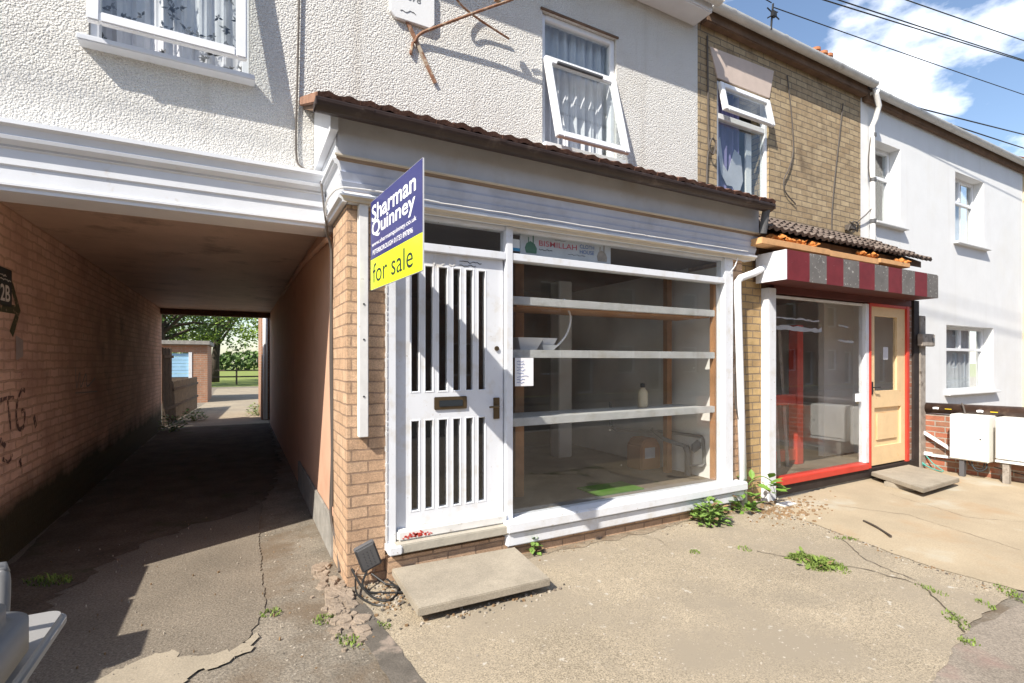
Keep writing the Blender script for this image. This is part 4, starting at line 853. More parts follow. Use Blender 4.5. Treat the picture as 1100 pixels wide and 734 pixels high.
solo('floor_mat', MB().box(2.85,3.40,3.62,3.95,.251,.262), M['greenmat'], 'bright green mat lying on the shop floor', 'mat')
GH = MB(); GH.prism_y([(3.95,.25),(4.25,.25),(4.25,.50),(4.18,.60),(4.02,.60),(3.95,.52)], 4.25, 4.5); 
GHT = thing('gas_canister_cover', 'orange plastic box on the floor beside the pipes', 'box', (4.1,4.3,.25)); GH.build('case', M['orange'], GHT, bevel=.015); MB().box(4.0,4.15,4.243,4.249,.38,.5).build('paper_label', M['net'], GHT)
pp = MB(); pp.tube([(3.80,4.6,1.0),(3.80,4.6,.72),(3.84,4.55,.68),(4.25,4.2,.68),(4.30,3.72,.68),(4.30,3.70,.65),(4.30,3.68,.40),(4.28,3.70,.37),(4.22,3.80,.36)], .017, 8)
pp.tube([(4.24,3.85,.25),(4.24,3.85,.5),(4.22,3.86,.56)], .035, 10); pp.tube([(4.22,3.86,.56),(4.1,4.05,.62),(4.05,4.2,.72)], .022, 8)
for a in range(3): pp.tube([(4.26,3.8,.52+a*.02),(4.30,3.75,.58+a*.02)], .03, 8)
solo('waste_pipework', pp, M['grey'], 'grey waste pipes against the white wall at the right of the shop', 'pipes')
FE = MB(); FE.lathe([(0,0),(.05,0),(.055,.02),(.055,.22),(.03,.27),(.018,.28),(.018,.33),(.03,.34),(.02,.38),(0,.385)], (3.55,4.9,.0), 12)
for i, v in enumerate(FE.v): FE.v[i] = (v[0], v[1], v[2]+1.02)
BT = thing('bottle', 'cream bottle with dark cap standing behind the lowest shelf', 'bottle', (3.55,3.75,1.015)); 
bb = MB().lathe([(0,0),(.045,0),(.05,.02),(.05,.15),(.025,.19),(.016,.2)], (3.55,3.8,1.016), 14); bb.build('body', mat('cream_plastic', (.6,.5,.35), .5), BT, smooth=True)
MB().lathe([(.018,.2),(.024,.205),(.024,.24),(0,.245)], (3.55,3.8,1.016), 14).build('cap', M['signk'], BT)

# ------------------------------------------------------------------ doorstep slab, floodlight, cables on the ground
def slab(mb, pts, z0, z1): return mb.hexa([(x,y,z0) for x,y in pts]+[(x,y,z1) for x,y in pts])
solo('step_slab', slab(MB(), [(.87,2.70),(1.73,2.68),(1.79,3.26),(.885,3.31)], .055, .103), M['slab'], 'concrete paving slab used as a doorstep in front of the white door', 'slab', bevel=.005)
sb = MB(); sb.box(.98,1.20,3.02,3.22,.008,.055); sb.box(1.42,1.64,2.98,3.2,.008,.055); sb.box(1.2,1.4,2.85,2.95,.008,.055)
for o_, (a, b, c, d) in enumerate(((.98,1.20,3.02,3.13),(1.42,1.64,2.98,3.09),(1.2,1.42,2.85,2.96))):
    solo('brick', MB().box(a,b,c,d,.011,.055), M['pier'], 'brick propping up the doorstep slab from beneath', 'brick', 'bricks under the doorstep', bevel=.003)
solo('step_slab', slab(MB(), [(6.42,2.62),(7.38,2.66),(7.76,3.33),(6.84,3.33)], .065, .115), M['slab'], 'worn concrete slab on packers below the pine door', 'slab', bevel=.006)
for a, b, c, d in ((6.65,7.0,2.80,3.1),(7.12,7.42,2.74,2.95)):
    solo('packer', MB().box(a,b,c,d,.015,.065), M['slab'] if a < 7 else M['dgrey'], 'stone packer under the left of the worn slab' if a < 7 else 'dark packer under the right corner of the worn slab', 'packer')
FL = thing('floodlight', 'broken grey floodlight hanging on its side at the foot of the pier', 'floodlight', (.72, 3.3, .1))
def rotbox(mb, c, sx, sy, sz, ry, rx=0, off=(0,0,0)):
    m = Matrix.Translation(Vector(c)) @ Matrix.Rotation(ry, 4, 'Y') @ Matrix.Rotation(rx, 4, 'X'); o = Vector(off)
    p = [m @ (Vector(q)+o) for q in ((-sx,-sy,-sz),(sx,-sy,-sz),(sx,sy,-sz),(-sx,sy,-sz),(-sx,-sy,sz),(sx,-sy,sz),(sx,sy,sz),(-sx,sy,sz))]; return mb.hexa(p)
rotbox(MB(), (.728,3.31,.215), .066, .022, .092, -.36, .22).build('housing', M['dgrey'], FL, bevel=.006)
rotbox(MB(), (.728,3.31,.215), .054, .002, .078, -.36, .22, (0,-.0235,.004)).build('glass', M['grey'], FL)
dt = MB()
for i in range(3):
    for j in range(5): rotbox(dt, (.728,3.31,.215), .003, .001, .003, -.36, .22, (-.025+.025*i,-.0262,-.045+.024*j))
dt.build('diode', M['dgrey'], FL)
MB().tube([(.67,3.32,.14),(.66,3.34,.10),(.72,3.34,.08),(.79,3.33,.11)], .006, 6).build('bracket', M['rust'], FL)
lc = MB(); rr = random.Random(17)
lc.tube([(.62,3.55,.30),(.625,3.45,.18),(.66,3.33,.08),(.70,3.22,.03),(.80,3.16,.02),(.92,3.10,.03),(.98,3.2,.05)], .008, 6)
lc.tube([(.72,3.3,.12),(.68,3.24,.06),(.72,3.12,.025),(.80,3.05,.02),(.88,3.14,.03),(.84,3.26,.06)], .007, 6)
lc.tube([(.66,3.36,.06),(.64,3.2,.03),(.70,3.05,.02),(.76,3.0,.02)], .006, 6); lc.tube([(.75,3.3,.1),(.82,3.22,.05),(.93,3.16,.025)], .006, 6)
solo('cable', lc, M['black'], 'tangle of black cable on the ground at the foot of the corner pier', 'cable')
solo('stick', MB().tube([(5.01,2.50,.02),(4.93,2.38,.026),(4.86,2.28,.02),(4.74,2.16,.03)], .010, 6), M['bark'], 'thin dry stick lying on the sandy concrete', 'stick')
solo('metal_foot', MB().box(4.80,5.0,3.12,3.22,.015,.03), M['oldwhite'], 'white metal offcut lying by the foot of the white post', 'offcut', bevel=.003)
solo('short_pipe', MB().tube([(4.20,3.31,.0),(4.20,3.31,.10)], .026, 12), M['grey'], 'short grey pipe stub under the right end of the shop sill', 'pipe')

# ------------------------------------------------------------------ meter boxes, low wall, pipe at right
LW = thing('garden_wall', 'low red brick boundary wall beside the worn slab', 'wall', (8.4, 2.5, 0))
MB().box(8.30,8.52,-.5,3.45,-.05,.75).build('brickwork', M['redbrick'], LW)
MB().box(8.28,8.50,-.5,2.2,.0,.12).build('footing', M['plinth'], LW, bevel=.01)
PW = thing('drain_pipe', 'brown black pipe with white end caps laid along the low wall', 'pipe', (8.33, 2.4, .84))
MB().tube([(8.33,3.47,.835),(8.33,2.0,.86),(8.33,-.4,.9)], .072, 14).build('barrel', M['pipebk'], PW, smooth=True)
for y in (3.23, 2.77):
    MB().tube([(8.262,y+.03,.84),(8.256,y,.845),(8.262,y-.03,.84)], .016, 8).build('pipe_clip', M['upvc'], PW)
    MB().box(8.250,8.262,y-.17,y-.10,.838,.848).build('tag', M['yellow'], PW)
MB().tube([(8.25,2.95,.93),(8.23,2.93,.90),(8.22,2.90,.78)], .010, 6).build('loop_wire', M['cable'], PW)
def meter(y0, y1, xf, z0, z1, lab, door):
    T_ = thing('meter_box', lab, 'meter box', (xf+.12, (y0+y1)/2, 0), 'meter boxes on the low wall')
    MB().box(xf+.02,8.298,y0,y1,z0,z1).build('case', M['box'], T_, bevel=.012)
    dm = MB(); dm.box(xf,xf+.0195,y0+.01,y1-.01,z0+.012,z1-.02); dm.build('door', M['box'], T_, bevel=.006)
    MB().tube([(xf,y0+.07,(z0+z1)/2),(xf-.004,y0+.07,(z0+z1)/2)], .010, 10).build('lock', M['dgrey'], T_)
    return T_
B1 = meter(2.62, 3.005, 8.03, .225, .80, 'square white meter box nearest the shop, wires hanging below', 1)
B2 = meter(2.02, 2.56, 8.03, .29, .80, 'wide white meter box on posts at the right edge', 2)
MB().box(8.06,8.12,2.86,2.91,.0,.224).build('leg', M['dgrey'], B1)
MB().box(8.04,8.10,2.43,2.49,.0,.289).build('leg', M['greywood'], B2); MB().box(8.02,8.29,2.03,2.55,.262,.288).build('tray', M['oldwhite'], B2)
wr = MB(); wr.tube([(8.1,2.8,.22),(8.08,2.77,.14),(8.08,2.72,.11),(8.1,2.66,.15),(8.12,2.66,.22)], .008, 6); wr.tube([(8.12,2.84,.22),(8.1,2.8,.16),(8.1,2.7,.14),(8.12,2.68,.22)], .006, 6)
wr.tube([(8.15,2.6,.18),(8.18,2.3,.12),(8.2,1.9,.14)], .006, 6); wr.build('loose_wire', M['signk'], B1)
cd = MB(); cd.bar((8.26,3.38,.51),(8.24,3.02,.29),.035,.035); cd.bar((8.27,3.44,.215),(8.27,3.28,.215),.05,.045); cd.bar((8.27,3.28,.20),(8.25,3.0,.21),.03,.03); 
solo('cable_conduit', cd, M['upvc'], 'white conduit pieces running from the post to the meter box', 'conduit')
cc_ = MB(); cc_.tube([(8.26,3.42,.20),(8.2,3.35,.08),(8.16,3.2,.03),(8.1,3.1,.03)], .008, 6); cc_.tube([(8.27,3.36,.2),(8.22,3.25,.1),(8.2,3.12,.02)], .007, 6); cc_.tube([(8.22,3.44,.03),(8.2,3.38,.1),(8.23,3.34,.05)], .02, 6)
solo('cable', cc_, M['teal'], 'teal and black cable ends at the foot of the weathered post', 'cable')
LB = thing('outdoor_light', 'small square grey lamp box on top of the weathered post', 'lamp', (8.25,3.35,1.68)); MB().box(8.06,8.42,3.30,3.36,1.68,1.85).build('box', M['greywood'], LB, bevel=.01); MB().tube([(8.36,3.30,1.77),(8.36,3.292,1.77)], .03, 12).build('lens', M['grey'], LB)

# ------------------------------------------------------------------ passage wall marks and sign
HN = thing('house_number_sign', 'small black plaque reading 2B on the passage wall', 'sign', (-1.49, 4.9, 2.0))
MB().box(-1.499,-1.485,4.78,5.03,1.88,2.15).build('plate', M['signk'], HN, bevel=.003)
q = MB(); text_into(q, '2B', (-1.4848,5.0-.18,1.91), (0,1,0), UP, .17, .12, .001, .02); squiggle(q, (-1.4848,4.82,2.05), (0,1,0), UP, .18, .06, 2, .003, 3); q.build('lettering', M['oldwhite'], HN)
GN = [0]
def brush(pts, w, m):   # flat paint stroke on the passage wall
    mb = MB(); GN[0] += 1; P = [Vector((-1.4985+.0003*GN[0], *p)) for p in pts]; q = []
    for i in range(len(P)-1):
        p0, p1, p2, p3 = P[max(i-1,0)], P[i], P[i+1], P[min(i+2,len(P)-1)]
        for t in ((0,.25,.5,.75) if len(P) > 2 and w < .06 else (0,)): q.append(.5*((2*p1)+(p2-p0)*t+(2*p0-5*p1+4*p2-p3)*t*t+(3*p1-p0-3*p2+p3)*t**3))
    q.append(P[-1]); vs = []
    for i, p in enumerate(q):
        d = (q[min(i+1,len(q)-1)]-q[max(i-1,0)]).normalized(); n = Vector((0,-d.z,d.y)); k = w/2*R.uniform(.75,1.2); vs += [p-n*k, p+n*k]
    mb.add(vs, [(2*i,2*i+2,2*i+3,2*i+1) for i in range(len(q)-1)]); mb.build('graffiti', M[m], pl)
for pts, w, m in (([(4.6,1.86),(5.17,1.87)], .08, 'grafgreen'), ([(5.06,2.06),(5.2,1.87),(5.06,1.68)], .07, 'grafgreen'), ([(4.86,1.20),(4.98,1.21),(5.11,1.205)], .03, 'graf'), ([(4.99,1.2),(5.03,1.05),(5.05,.95)], .03, 'graf'),
    ([(5.33,1.24),(5.27,1.26),(5.20,1.20),(5.15,1.08),(5.20,.96),(5.30,.97),(5.32,1.08),(5.25,1.09)], .034, 'graf'), ([(5.52,1.03),(5.57,.93)], .05, 'graf'), ([(4.86,.92),(4.95,.86)], .05, 'graf'), ([(4.9,.78),(5.0,.74),(5.08,.78)], .03, 'graf'), ([(5.22,.72),(5.25,.66)], .04, 'graf'),
    ([(6.7,1.42),(6.75,1.2),(6.86,1.36),(6.9,1.2),(7.1,1.34),(7.15,1.2),(7.5,1.28)], .022, 'grafpale'), ([(6.7,1.15),(7.6,1.12)], .02, 'grafpale'), ([(5.14,1.58),(5.28,1.58)], .16, 'grafpale')): brush(pts, w, m)
PB = MB(); PB.tube([(.59,3.98,2.40),(.592,4.2,2.43),(.60,4.9,2.48),(.606,6.0,2.55),(.608,9.0,2.56)], .022, 8)
solo('conduit', PB, M['salmon'], 'painted pipe running along the top of the passage right wall', 'pipe', smooth=True)

# ------------------------------------------------------------------ bins
def rrect(x0, x1, y0, y1, r, n=6):
    return [(cx+r*math.cos(math.radians(a0+90*k/n)), cy+r*math.sin(math.radians(a0+90*k/n))) for cx, cy, a0 in ((x1-r,y1-r,0),(x0+r,y1-r,90),(x0+r,y0+r,180),(x1-r,y0+r,270)) for k in range(n+1)]
BN = thing('wheelie_bin', 'pale grey wheelie bin with loop handle, cut off at the lower left corner', 'wheelie bin', (-.61, 1.04, 0))
bm_ = MB(); lo, hi = rrect(-.84,-.42,.78,1.24,.06), rrect(-.87,-.355,.70,1.36,.07); n_ = len(lo)
bm_.add([(x,y,.05) for x,y in lo]+[(x,y,.92) for x,y in hi], [tuple(range(n_-1,-1,-1)), tuple(range(n_,2*n_))]+[(i,(i+1)%n_,n_+(i+1)%n_,n_+i) for i in range(n_)]); bm_.build('body', M['grey'], BN)
MB().prism(rrect(-.90,-.322,.66,1.41,.035), .921, .95).build('rim', M['rimgrey'], BN, bevel=.009, seg=3)
lm_ = MB(); lm_.prism(rrect(-.895,-.322,.64,1.225,.07,8), .9515, 1.06); ld = lm_.build('lid', M['grey'], BN, bevel=.028, seg=4, smooth=True)
for k in range(3): MB().box(-.80+k*.14,-.74+k*.14,.74,1.10,1.0585,1.066).build('lid_rib', M['grey'], ld, bevel=.004)
MB().tube([(-.80,1.235,.96),(-.80,1.25,1.075),(-.79,1.255,1.095),(-.77,1.258,1.102),(-.41,1.258,1.102),(-.39,1.255,1.095),(-.38,1.25,1.075),(-.38,1.235,.96)], .0095, 10, sm=True).build('handle', M['grey'], BN, smooth=True)
for s_ in (-.84,-.42): MB().tube([(s_-.03,1.30,.1),(s_+.03,1.30,.1)], .1, 16).build('wheel', M['tyre'], BN)
def wheelie(x, y, lab):     # unseen bins, read off the ground shadow and added to cast it; x is the lid front, the back is towards the left house
    T_ = thing('wheelie_bin', lab, 'wheelie bin', (x-.37, y, 0), 'unseen wheelie bins against the left house')
    MB().hexa([(x-.64,y-.23,.06),(x-.12,y-.23,.06),(x-.12,y+.23,.06),(x-.64,y+.23,.06),(x-.72,y-.28,1.0),(x-.02,y-.28,1.0),(x-.02,y+.28,1.0),(x-.72,y+.28,1.0)]).build('body', M['dgrey'], T_, bevel=.02)
    MB().box(x-.74,x,y-.285,y+.285,1.002,1.07).build('lid', M['dgrey'], T_, bevel=.025)
    for s_ in (-1, 1): MB().tube([(x-.64,y+s_*.20,.1),(x-.64,y+s_*.26,.1)], .1, 16).build('wheel', M['tyre'], T_)
wheelie(-1.54, 3.675, 'unseen dark wheelie bin just out of the left edge, closest to the passage corner'); wheelie(-1.54, 3.10, 'unseen dark wheelie bin just out of the left edge, between two other bins'); wheelie(-1.54, 2.525, 'unseen dark wheelie bin nearest the road with a flat box on its lid')
solo('shadow_box', MB().box(-1.95,-1.53,2.55,2.83,1.071,1.19), M['batten'], 'unseen flat box added on the wheelie bin nearest the road for its shadow', 'box', bevel=.004)  # box out of view, shaped to cast the step in the ground shadow

# ------------------------------------------------------------------ plants
def leaf_plant(mb, c, n, h, r, size, seed, mi=0):
    rr = random.Random(seed); c = Vector(c)
    for i in range(n):
        a = rr.uniform(0, 6.28); q = rr.random()**.6*r; z = rr.uniform(.12, 1)*h*(1-.5*(q/r)**2)
        p = c + Vector((math.cos(a)*q, math.sin(a)*q, z)); d = Vector((math.cos(a+rr.uniform(-.8,.8)), math.sin(a+rr.uniform(-.8,.8)), rr.uniform(-.3,.7))).normalized()
        s = size*rr.uniform(.55, 1.25); w = d.cross(Vector((rr.uniform(-.4,.4), rr.uniform(-.4,.4), 1))).normalized()*s*.3; u = w.cross(d).normalized()*s*.09
        mi = 1 if rr.random() < .10 else 0
        mb.add([p, p+d*s*.3+w*.85+u, p+d*s*.65+w*.8+u*.6, p+d*s, p+d*s*.65-w*.8+u*.6, p+d*s*.3-w*.85+u, p+d*s*.5], [(0,6,1),(1,6,2),(2,6,3),(3,6,4),(4,6,5),(5,6,0)], mi)
        if i % 5 == 0: mb.tube([c + Vector((rr.uniform(-.03,.03), rr.uniform(-.03,.03), 0)), c.lerp(p, .5)+Vector((0,0,.02)), p], .0025, 4, mi)
    return mb
solo('weed_plant', leaf_plant(MB(), (3.76,3.16,.0), 300, .22, .15, .062, 1), [M['leafm'], M['deadleaf']], 'bushy dark green weed growing under the shop sill', 'plant')
solo('weed_plant', leaf_plant(MB(), (4.33,3.24,.0), 46, .24, .11, .115, 2), [M['leafv'], M['deadleaf']], 'broad leaved bright green weed at the foot of the white drainpipe', 'plant')
v = MB(); v.tube([(4.46,3.36,.08),(4.50,3.32,.22),(4.56,3.28,.30),(4.66,3.25,.31),(4.76,3.22,.25)], .005, 5)
leaf_plant(v, (4.50,3.27,.20), 9, .16, .06, .12, 5); leaf_plant(v, (4.63,3.23,.20), 11, .14, .10, .13, 6); leaf_plant(v, (4.76,3.2,.13), 5, .12, .05, .12, 7)
solo('vine', v, [M['leafv'], M['deadleaf']], 'young vine with lobed leaves spreading from behind the drainpipe', 'vine')
wd = MB(); leaf_plant(wd, (1.97,3.30,0), 26, .17, .035, .07, 9); solo('weed_plant', wd, [M['leafm'], M['deadleaf']], 'slender upright weed beside the doorstep slab', 'plant')
def blades(mb, c, rx, ry, n, h, seed, rot=0):
    rr = random.Random(seed)
    for i in range(n):
        a = rr.uniform(0, 6.28); q = math.sqrt(rr.random()); lx, ly = q*rx*math.cos(a), q*ry*math.sin(a)
        x = c[0]+lx*math.cos(rot)-ly*math.sin(rot); y = c[1]+lx*math.sin(rot)+ly*math.cos(rot); hh = h*rr.uniform(.35,1.2)*(1-.5*q)
        d = Vector((rr.uniform(-1,1), rr.uniform(-1,1), 0))*hh*.9; w = Vector((-d.y, d.x, 0)).normalized()*rr.uniform(.002,.005) if d.length else Vector((.003,0,0)); p = Vector((x,y,.008))
        mb.add([p-w, p+w, p+d*.4+Vector((0,0,hh*.7))+w*.8, p+d+Vector((0,0,hh*.75)), p+d*.4+Vector((0,0,hh*.7))-w*.8], [(0,1,2,4),(4,2,3)])
    return mb
gc = MB(); rg = random.Random(8)
for i in range(17):
    t_ = rg.uniform(-1,1); gx, gy = 3.72+t_*.08+rg.gauss(0,.06), 2.10-t_*.20+rg.gauss(0,.05); blades(gc, (gx,gy,0), rg.uniform(.04,.10), rg.uniform(.04,.08), rg.randint(60,130), rg.uniform(.03,.065), 300+i, rg.uniform(0,3))
    if i % 2: leaf_plant(gc, (gx,gy,0), rg.randint(6,16), .05, .07, .045, 400+i)
solo('grass_clump', gc, [M['grass'], M['deadleaf']], 'largest patch of green weeds in the middle of the concrete', 'grass')
tufts = [((4.40,2.33),.10,.04,70,'small green tuft on the edge of the sandy concrete, left of the stick'),((3.46,2.58),.06,.05,50,'small tuft on the concrete between the shop plants and the large weed patch'),
         ((3.57,1.30),.12,.05,90,'yellowish tuft on the crack at the lower right'),((4.28,1.29),.14,.05,110,'green tuft on the crack at the far right edge'),((3.90,1.55),.10,.04,60,'thin tuft along the crack beyond the large weed patch'),
         ((.16,3.24),.06,.05,60,'small grass tuft at the corner of the asphalt path'),((.50,2.72),.05,.10,80,'grass tuft in the broken concrete beside the dark channel'),((-1.12,4.4),.16,.08,160,'dark grass clump in the shaded passage'),
         ((3.07,2.72),.05,.04,40,'pale tuft on the concrete in front of the bushy weed'),((.70,2.78),.03,.05,40,'small grass tuft on the right edge of the dark channel'),((3.35,1.17),.05,.04,30,'tiny tuft at the edge of the dark pavement'),
         ((3.95,1.30),.07,.03,40,'tuft beside a white chip near the right edge'),((.42,3.02),.06,.06,70,'grass tuft at the left of the broken pinkish concrete')]
for i, ((x, y), a, b, n, lab) in enumerate(tufts):
    solo('grass_tuft', blades(MB(), (x,y,0), a, b, n, .035 if i != 7 else .07, 40+i, R.uniform(0,3)), M['grass'], lab, 'grass', 'grass tufts in the paving')
for i, (x, y, lab) in enumerate(((-1.25,12.6,'shaded weeds at the far left end of the passage'),(-1.0,14.6,'weeds at the foot of the dark fence'),(.40,15.3,'bright green weeds at the foot of the far white pipe'))):
    solo('weed_plant', leaf_plant(MB(), (x,y,0), 160, .35, .25, .075, 60+i), [M['leafm'], M['deadleaf']], lab, 'plant')
# litter : dry leaves, pebbles and chips nobody could count
lt = MB(); rr = random.Random(77)
def chip(x, y, s, z=.018, flat=.35, mi=0):
    k = len(lt.v); a0 = rr.uniform(0,6.28); n = 5
    lt.v += [(x+s*math.cos(a0+6.28*j/n)*rr.uniform(.6,1.2), y+s*math.sin(a0+6.28*j/n)*rr.uniform(.6,1.2), z-.012) for j in range(n)]
    lt.v += [(x+s*.7*math.cos(a0+6.28*j/n), y+s*.7*math.sin(a0+6.28*j/n), z+s*flat*rr.uniform(.5,1.3)) for j in range(n)]
    lt.f.append(tuple(k+n+j for j in range(n))); lt.m.append(mi)
    for j in range(n): lt.f.append((k+j, k+(j+1)%n, k+n+(j+1)%n, k+n+j)); lt.m.append(mi)
for i in range(620): chip(rr.uniform(.18,.62), rr.uniform(2.3,5.4), rr.choice([.002,.002,.003,.003,.004,.005,.009]), .003, .3, rr.choice([0,0,1,2]))
for i in range(330): chip(rr.uniform(.75,4.6), 3.36-abs(rr.gauss(0,.09)), rr.choice([.002,.003,.005,.009]), .014, .4, rr.choice([0,1,1,2]))
for i in range(260): chip(rr.gauss(4.75,.28), rr.gauss(3.08,.14), rr.choice([.008,.012,.018,.024]), .018, .3, rr.choice([1,1,1,0]))
for i in range(260): chip(rr.gauss(.86,.10), rr.gauss(3.12,.14), rr.choice([.006,.01,.016]), .014, .4, rr.choice([1,1,2,0]))
for i in range(170): chip(rr.uniform(1.0,4.2), rr.uniform(1.3,3.1), rr.choice([.003,.004,.006,.009]), .012, .3, 0)
for i in range(160):
    t_ = rr.random(); chip(4.7-.45*t_**.6+rr.gauss(0,.03), 3.1-1.8*t_+rr.gauss(0,.04), rr.choice([.003,.006,.011]), .014, .3, rr.choice([0,1,2]))
for i in range(90): chip(rr.uniform(-1.3,.2), rr.uniform(2.8,5.5), rr.choice([.003,.004,.006]), .020, .4, rr.choice([0,1]))
for i in range(70): chip(rr.gauss(1.35,.3), rr.gauss(2.70,.03), rr.choice([.006,.01,.014]), .014, .5, rr.choice([0,1,2]))
for i in range(40): chip(rr.gauss(.50,.06), rr.gauss(3.0,.25), rr.uniform(.015,.04), .010, .3, 3)
ltO = lt.build('litter', [M['pebble'], M['deadleaf'], M['channel'], M['pinkc']]); tag(ltO, 'scattered dry leaves, chips and pebbles on the paving', 'litter', kind='stuff')

# ------------------------------------------------------------------ beyond the passage
F1 = thing('board_fence', 'dark close boarded fence at the left beyond the passage', 'fence', (-1.4,14.5,0))
for (ya, yb, zt_, xa, xb) in ((13.35,14.3,1.78,-1.50,-1.42),(14.3,18.4,1.0,-1.42,-1.18)):
    q = MB(); n = int((yb-ya)/.12)
    for i in range(n):
        y = ya+(yb-ya)*i/n; x = xa+(xb-xa)*i/n; q.box(x-.012,x+.012,y,y+.10,.02,zt_-.02*(i%2))
    q.build('board', M['fence'], F1); q = MB(); q.bar((xa+.02,ya,.4),(xb+.02,yb,.4),.03,.06); q.bar((xa+.02,ya,zt_-.2),(xb+.02,yb,zt_-.2),.03,.06); q.build('rail', M['fence'], F1)
SD = thing('brick_shed', 'flat roofed brick shed with a pale blue door beyond the passage', 'shed', (-2,21.5,0))
wall_holes(MB(), -3.6,-1.03,0,2.05,21,21.15,[(-2.3,-1.52,0,1.78)]).build('front_wall', M['farbrick'], SD); MB().box(-1.18,-1.03,21.15,24,0,2.05).build('side_wall', M['farbrick'], SD)
MB().box(-3.8,-.95,20.85,24.2,2.06,2.2).build('roof', M['plinth'], SD, bevel=.01)
bl = MB()
for i in range(7): bl.box(-2.28,-1.60,21.04,21.075,.92+i*.12,1.03+i*.12)
bl.build('door', M['sblue'], SD); MB().box(-2.28,-1.60,21.05,21.07,.02,.915).build('lower_door', M['fence'], SD); MB().box(-1.60,-1.50,20.98,21.06,0,1.8).build('door_post', M['white'], SD)
RW = thing('rear_wing', 'brick rear wing with a white drainpipe at the right beyond the passage', 'building', (1.0,15.3,0))
MB().box(.47,1.6,14.1,16.5,0,3.6).build('wall', M['farbrick'], RW)
MB().tube([(.55,14.03,.02),(.55,14.03,3.6)], .055, 12).build('drainpipe', M['upvc'], RW, smooth=True); MB().tube([(.665,14.05,.02),(.665,14.05,3.5)], .025, 10).build('drainpipe', M['dgrey'], RW, smooth=True)
struct('yard_path', sheet([(-1.4,13.3),(.62,13.3),(.58,16),(.9,20),(.9,31),(-1.1,31),(-1.05,21)], .004, .03, .3), M['concrete'])
def tree(x, y, ht, rad, zc, seed, m, lab, nl=2600, tr=.22, lean=0, ls=.22):
    T_ = thing('tree', lab, 'tree', (x, y, 0), 'trees beyond the passage'); rr = random.Random(seed); tk = MB()
    top = Vector((x+lean, y, zc)); tk.tube([(x,y,0),(x+lean*.2,y,zc*.4),(x+lean*.6,y,zc*.8),top,(x+lean,y,ht*.9)], [tr*1.25,tr,tr*.85,tr*.6,tr*.15], 9)
    tips = []
    for i in range(13):
        a = 6.28*i/13+rr.uniform(-.3,.3); st_ = Vector((x+lean*.6,y,zc*rr.uniform(.6,1.05))); q = rr.uniform(.5,.95)*rad; en = Vector((x+lean+math.cos(a)*q, y+math.sin(a)*q, zc+rr.uniform(-.15,.55)*(ht-zc)))
        mid = st_.lerp(en,.5)+Vector((0,0,.25)); tk.tube([st_,mid,en], [tr*.4,tr*.25,tr*.06], 6); tips += [en, mid, st_.lerp(en,.75)+Vector((rr.uniform(-.5,.5),rr.uniform(-.5,.5),rr.uniform(-.6,.3)))]
    tk.build('trunk', M['bark'], T_, smooth=True); cr_ = MB()
    for i in range(26): a = rr.uniform(0,6.28); q = rad*math.sqrt(rr.random()); tips.append(Vector((x+lean+math.cos(a)*q, y+math.sin(a)*q, rr.uniform(zc-.1*(ht-zc), ht)-q*.25)))
    cl_ = [(t_, rr.uniform(.45,1.0)*rad*.30) for t_ in tips]
    for i in range(nl):
        c, r_ = rr.choice(cl_); d = Vector((rr.gauss(0,1),rr.gauss(0,1),rr.gauss(0,.75))).normalized()*r_*rr.random()**.4; p = c+d
        u = Vector((rr.uniform(-1,1),rr.uniform(-1,1),rr.uniform(-.6,.6))).normalized(); w = u.cross(Vector((rr.uniform(-1,1),rr.uniform(-1,1),rr.uniform(-1,1)))).normalized(); s = ls*rr.uniform(.6,1.4)
        cr_.add([p, p+u*s*.5+w*s*.32, p+u*s, p+u*s*.5-w*s*.32], [(0,1,2,3)])
    cr_.build('crown', m, T_); return T_
tree(-1.6, 41, 10, 4.6, 3.9, 5, M['crown'], 'broad leafy tree with a forked trunk at the end of the yard', 9000, .26, .3, .19)
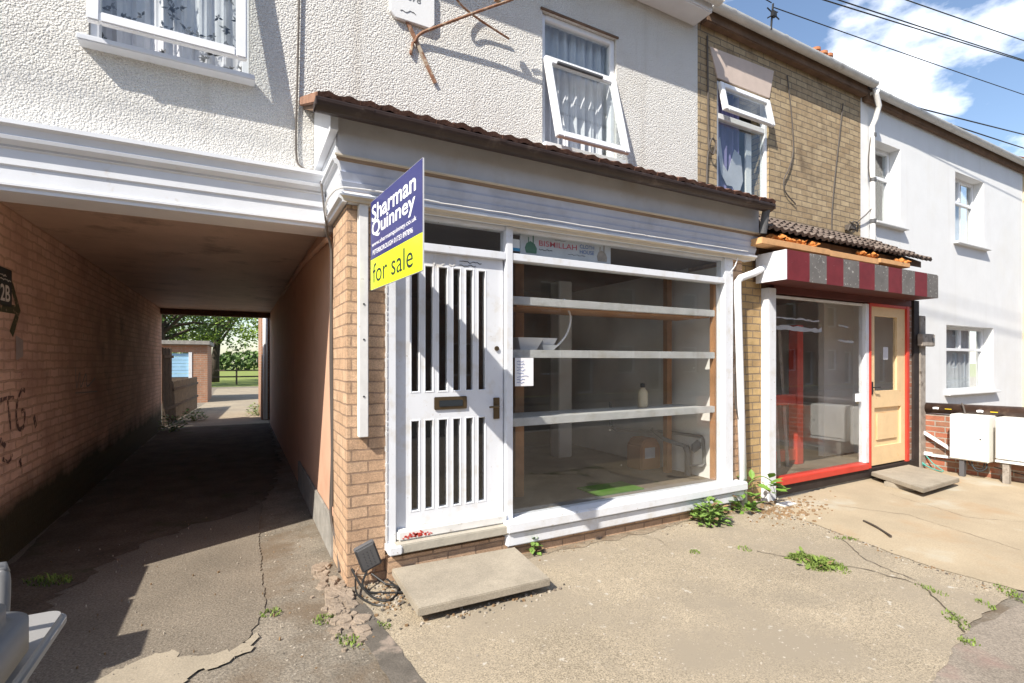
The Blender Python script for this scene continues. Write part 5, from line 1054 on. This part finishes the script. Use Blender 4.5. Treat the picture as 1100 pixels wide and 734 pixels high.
tree(-4.2, 34, 10, 4.2, 3.4, 6, M['crownd'], 'darker tree standing behind the shed', 7000, .3, .4, .19)
tree(4.3, 46, 9.5, 3.9, 3.6, 7, M['crown'], 'bright green tree at the right behind the white pipe', 7000, .22, -.6, .19)
PF = thing('park_fence', 'low timber rail fence in front of the park lawn', 'fence', (0,36,0))
for i in range(9): MB().box(-5+i*1.6-.05,-5+i*1.6+.05,36,36.1,0,1.05).build('post', M['fence'], PF)
for z in (.45,.85): MB().box(-5,8,36.02,36.07,z,z+.09).build('rail', M['fence'], PF)
hd = MB(); rr = random.Random(99)
for i in range(5000):
    x = rr.uniform(-40,30); y = 90+rr.uniform(-2,2); h = 2.6+1.6*mnoise.noise(Vector((x*.16,3,0)))+1.0*mnoise.noise(Vector((x*.5,7,0)))
    p = Vector((x,y,rr.random()**.7*h)); u = Vector((rr.uniform(-1,1),rr.uniform(-1,1),rr.uniform(-1,1))).normalized(); w = u.orthogonal().normalized(); s = rr.uniform(.4,.9); hd.add([p,p+u*s*.5+w*s*.4,p+u*s,p+u*s*.5-w*s*.4], [(0,1,2,3)])
tag(hd.build('far_hedge', M['crownd']), 'far dark hedge and shrubs across the park', 'hedge', kind='stuff')

# ------------------------------------------------------------------ the other side of the street (seen only in the glass)
HO = thing('terraced_house', 'dark brick house across the street, seen only as a reflection', 'house', (4,-11.5,0))
hh = []
for i in range(21): x = -14+i*4.2; hh += [(x,x+1.1,.9,2.2),(x,x+1.1,3.6,4.9),(x+1.9,x+2.8,.05,2.1)]
wall_holes(MB(), -18,76,0,5.6,-11.6,-11.3,hh).build('wall', M['redbrick'], HO); MB().hexa([(-18,-11.1,5.5),(-18,-15,8),(76,-15,8),(76,-11.1,5.5),(-18,-11.1,5.6),(-18,-15,8.1),(76,-15,8.1),(76,-11.1,5.6)]).build('roof', M['slate'], HO)
wf = MB()
for a, b, c, d in hh: frame_boxes(wf, a, b, c, d, -11.5, -11.42, .07)
wf.build('window_frame', M['upvc'], HO); MB().box(-18,76,-11.9,-11.8,0,5.5).build('room_back', M['dark'], HO)
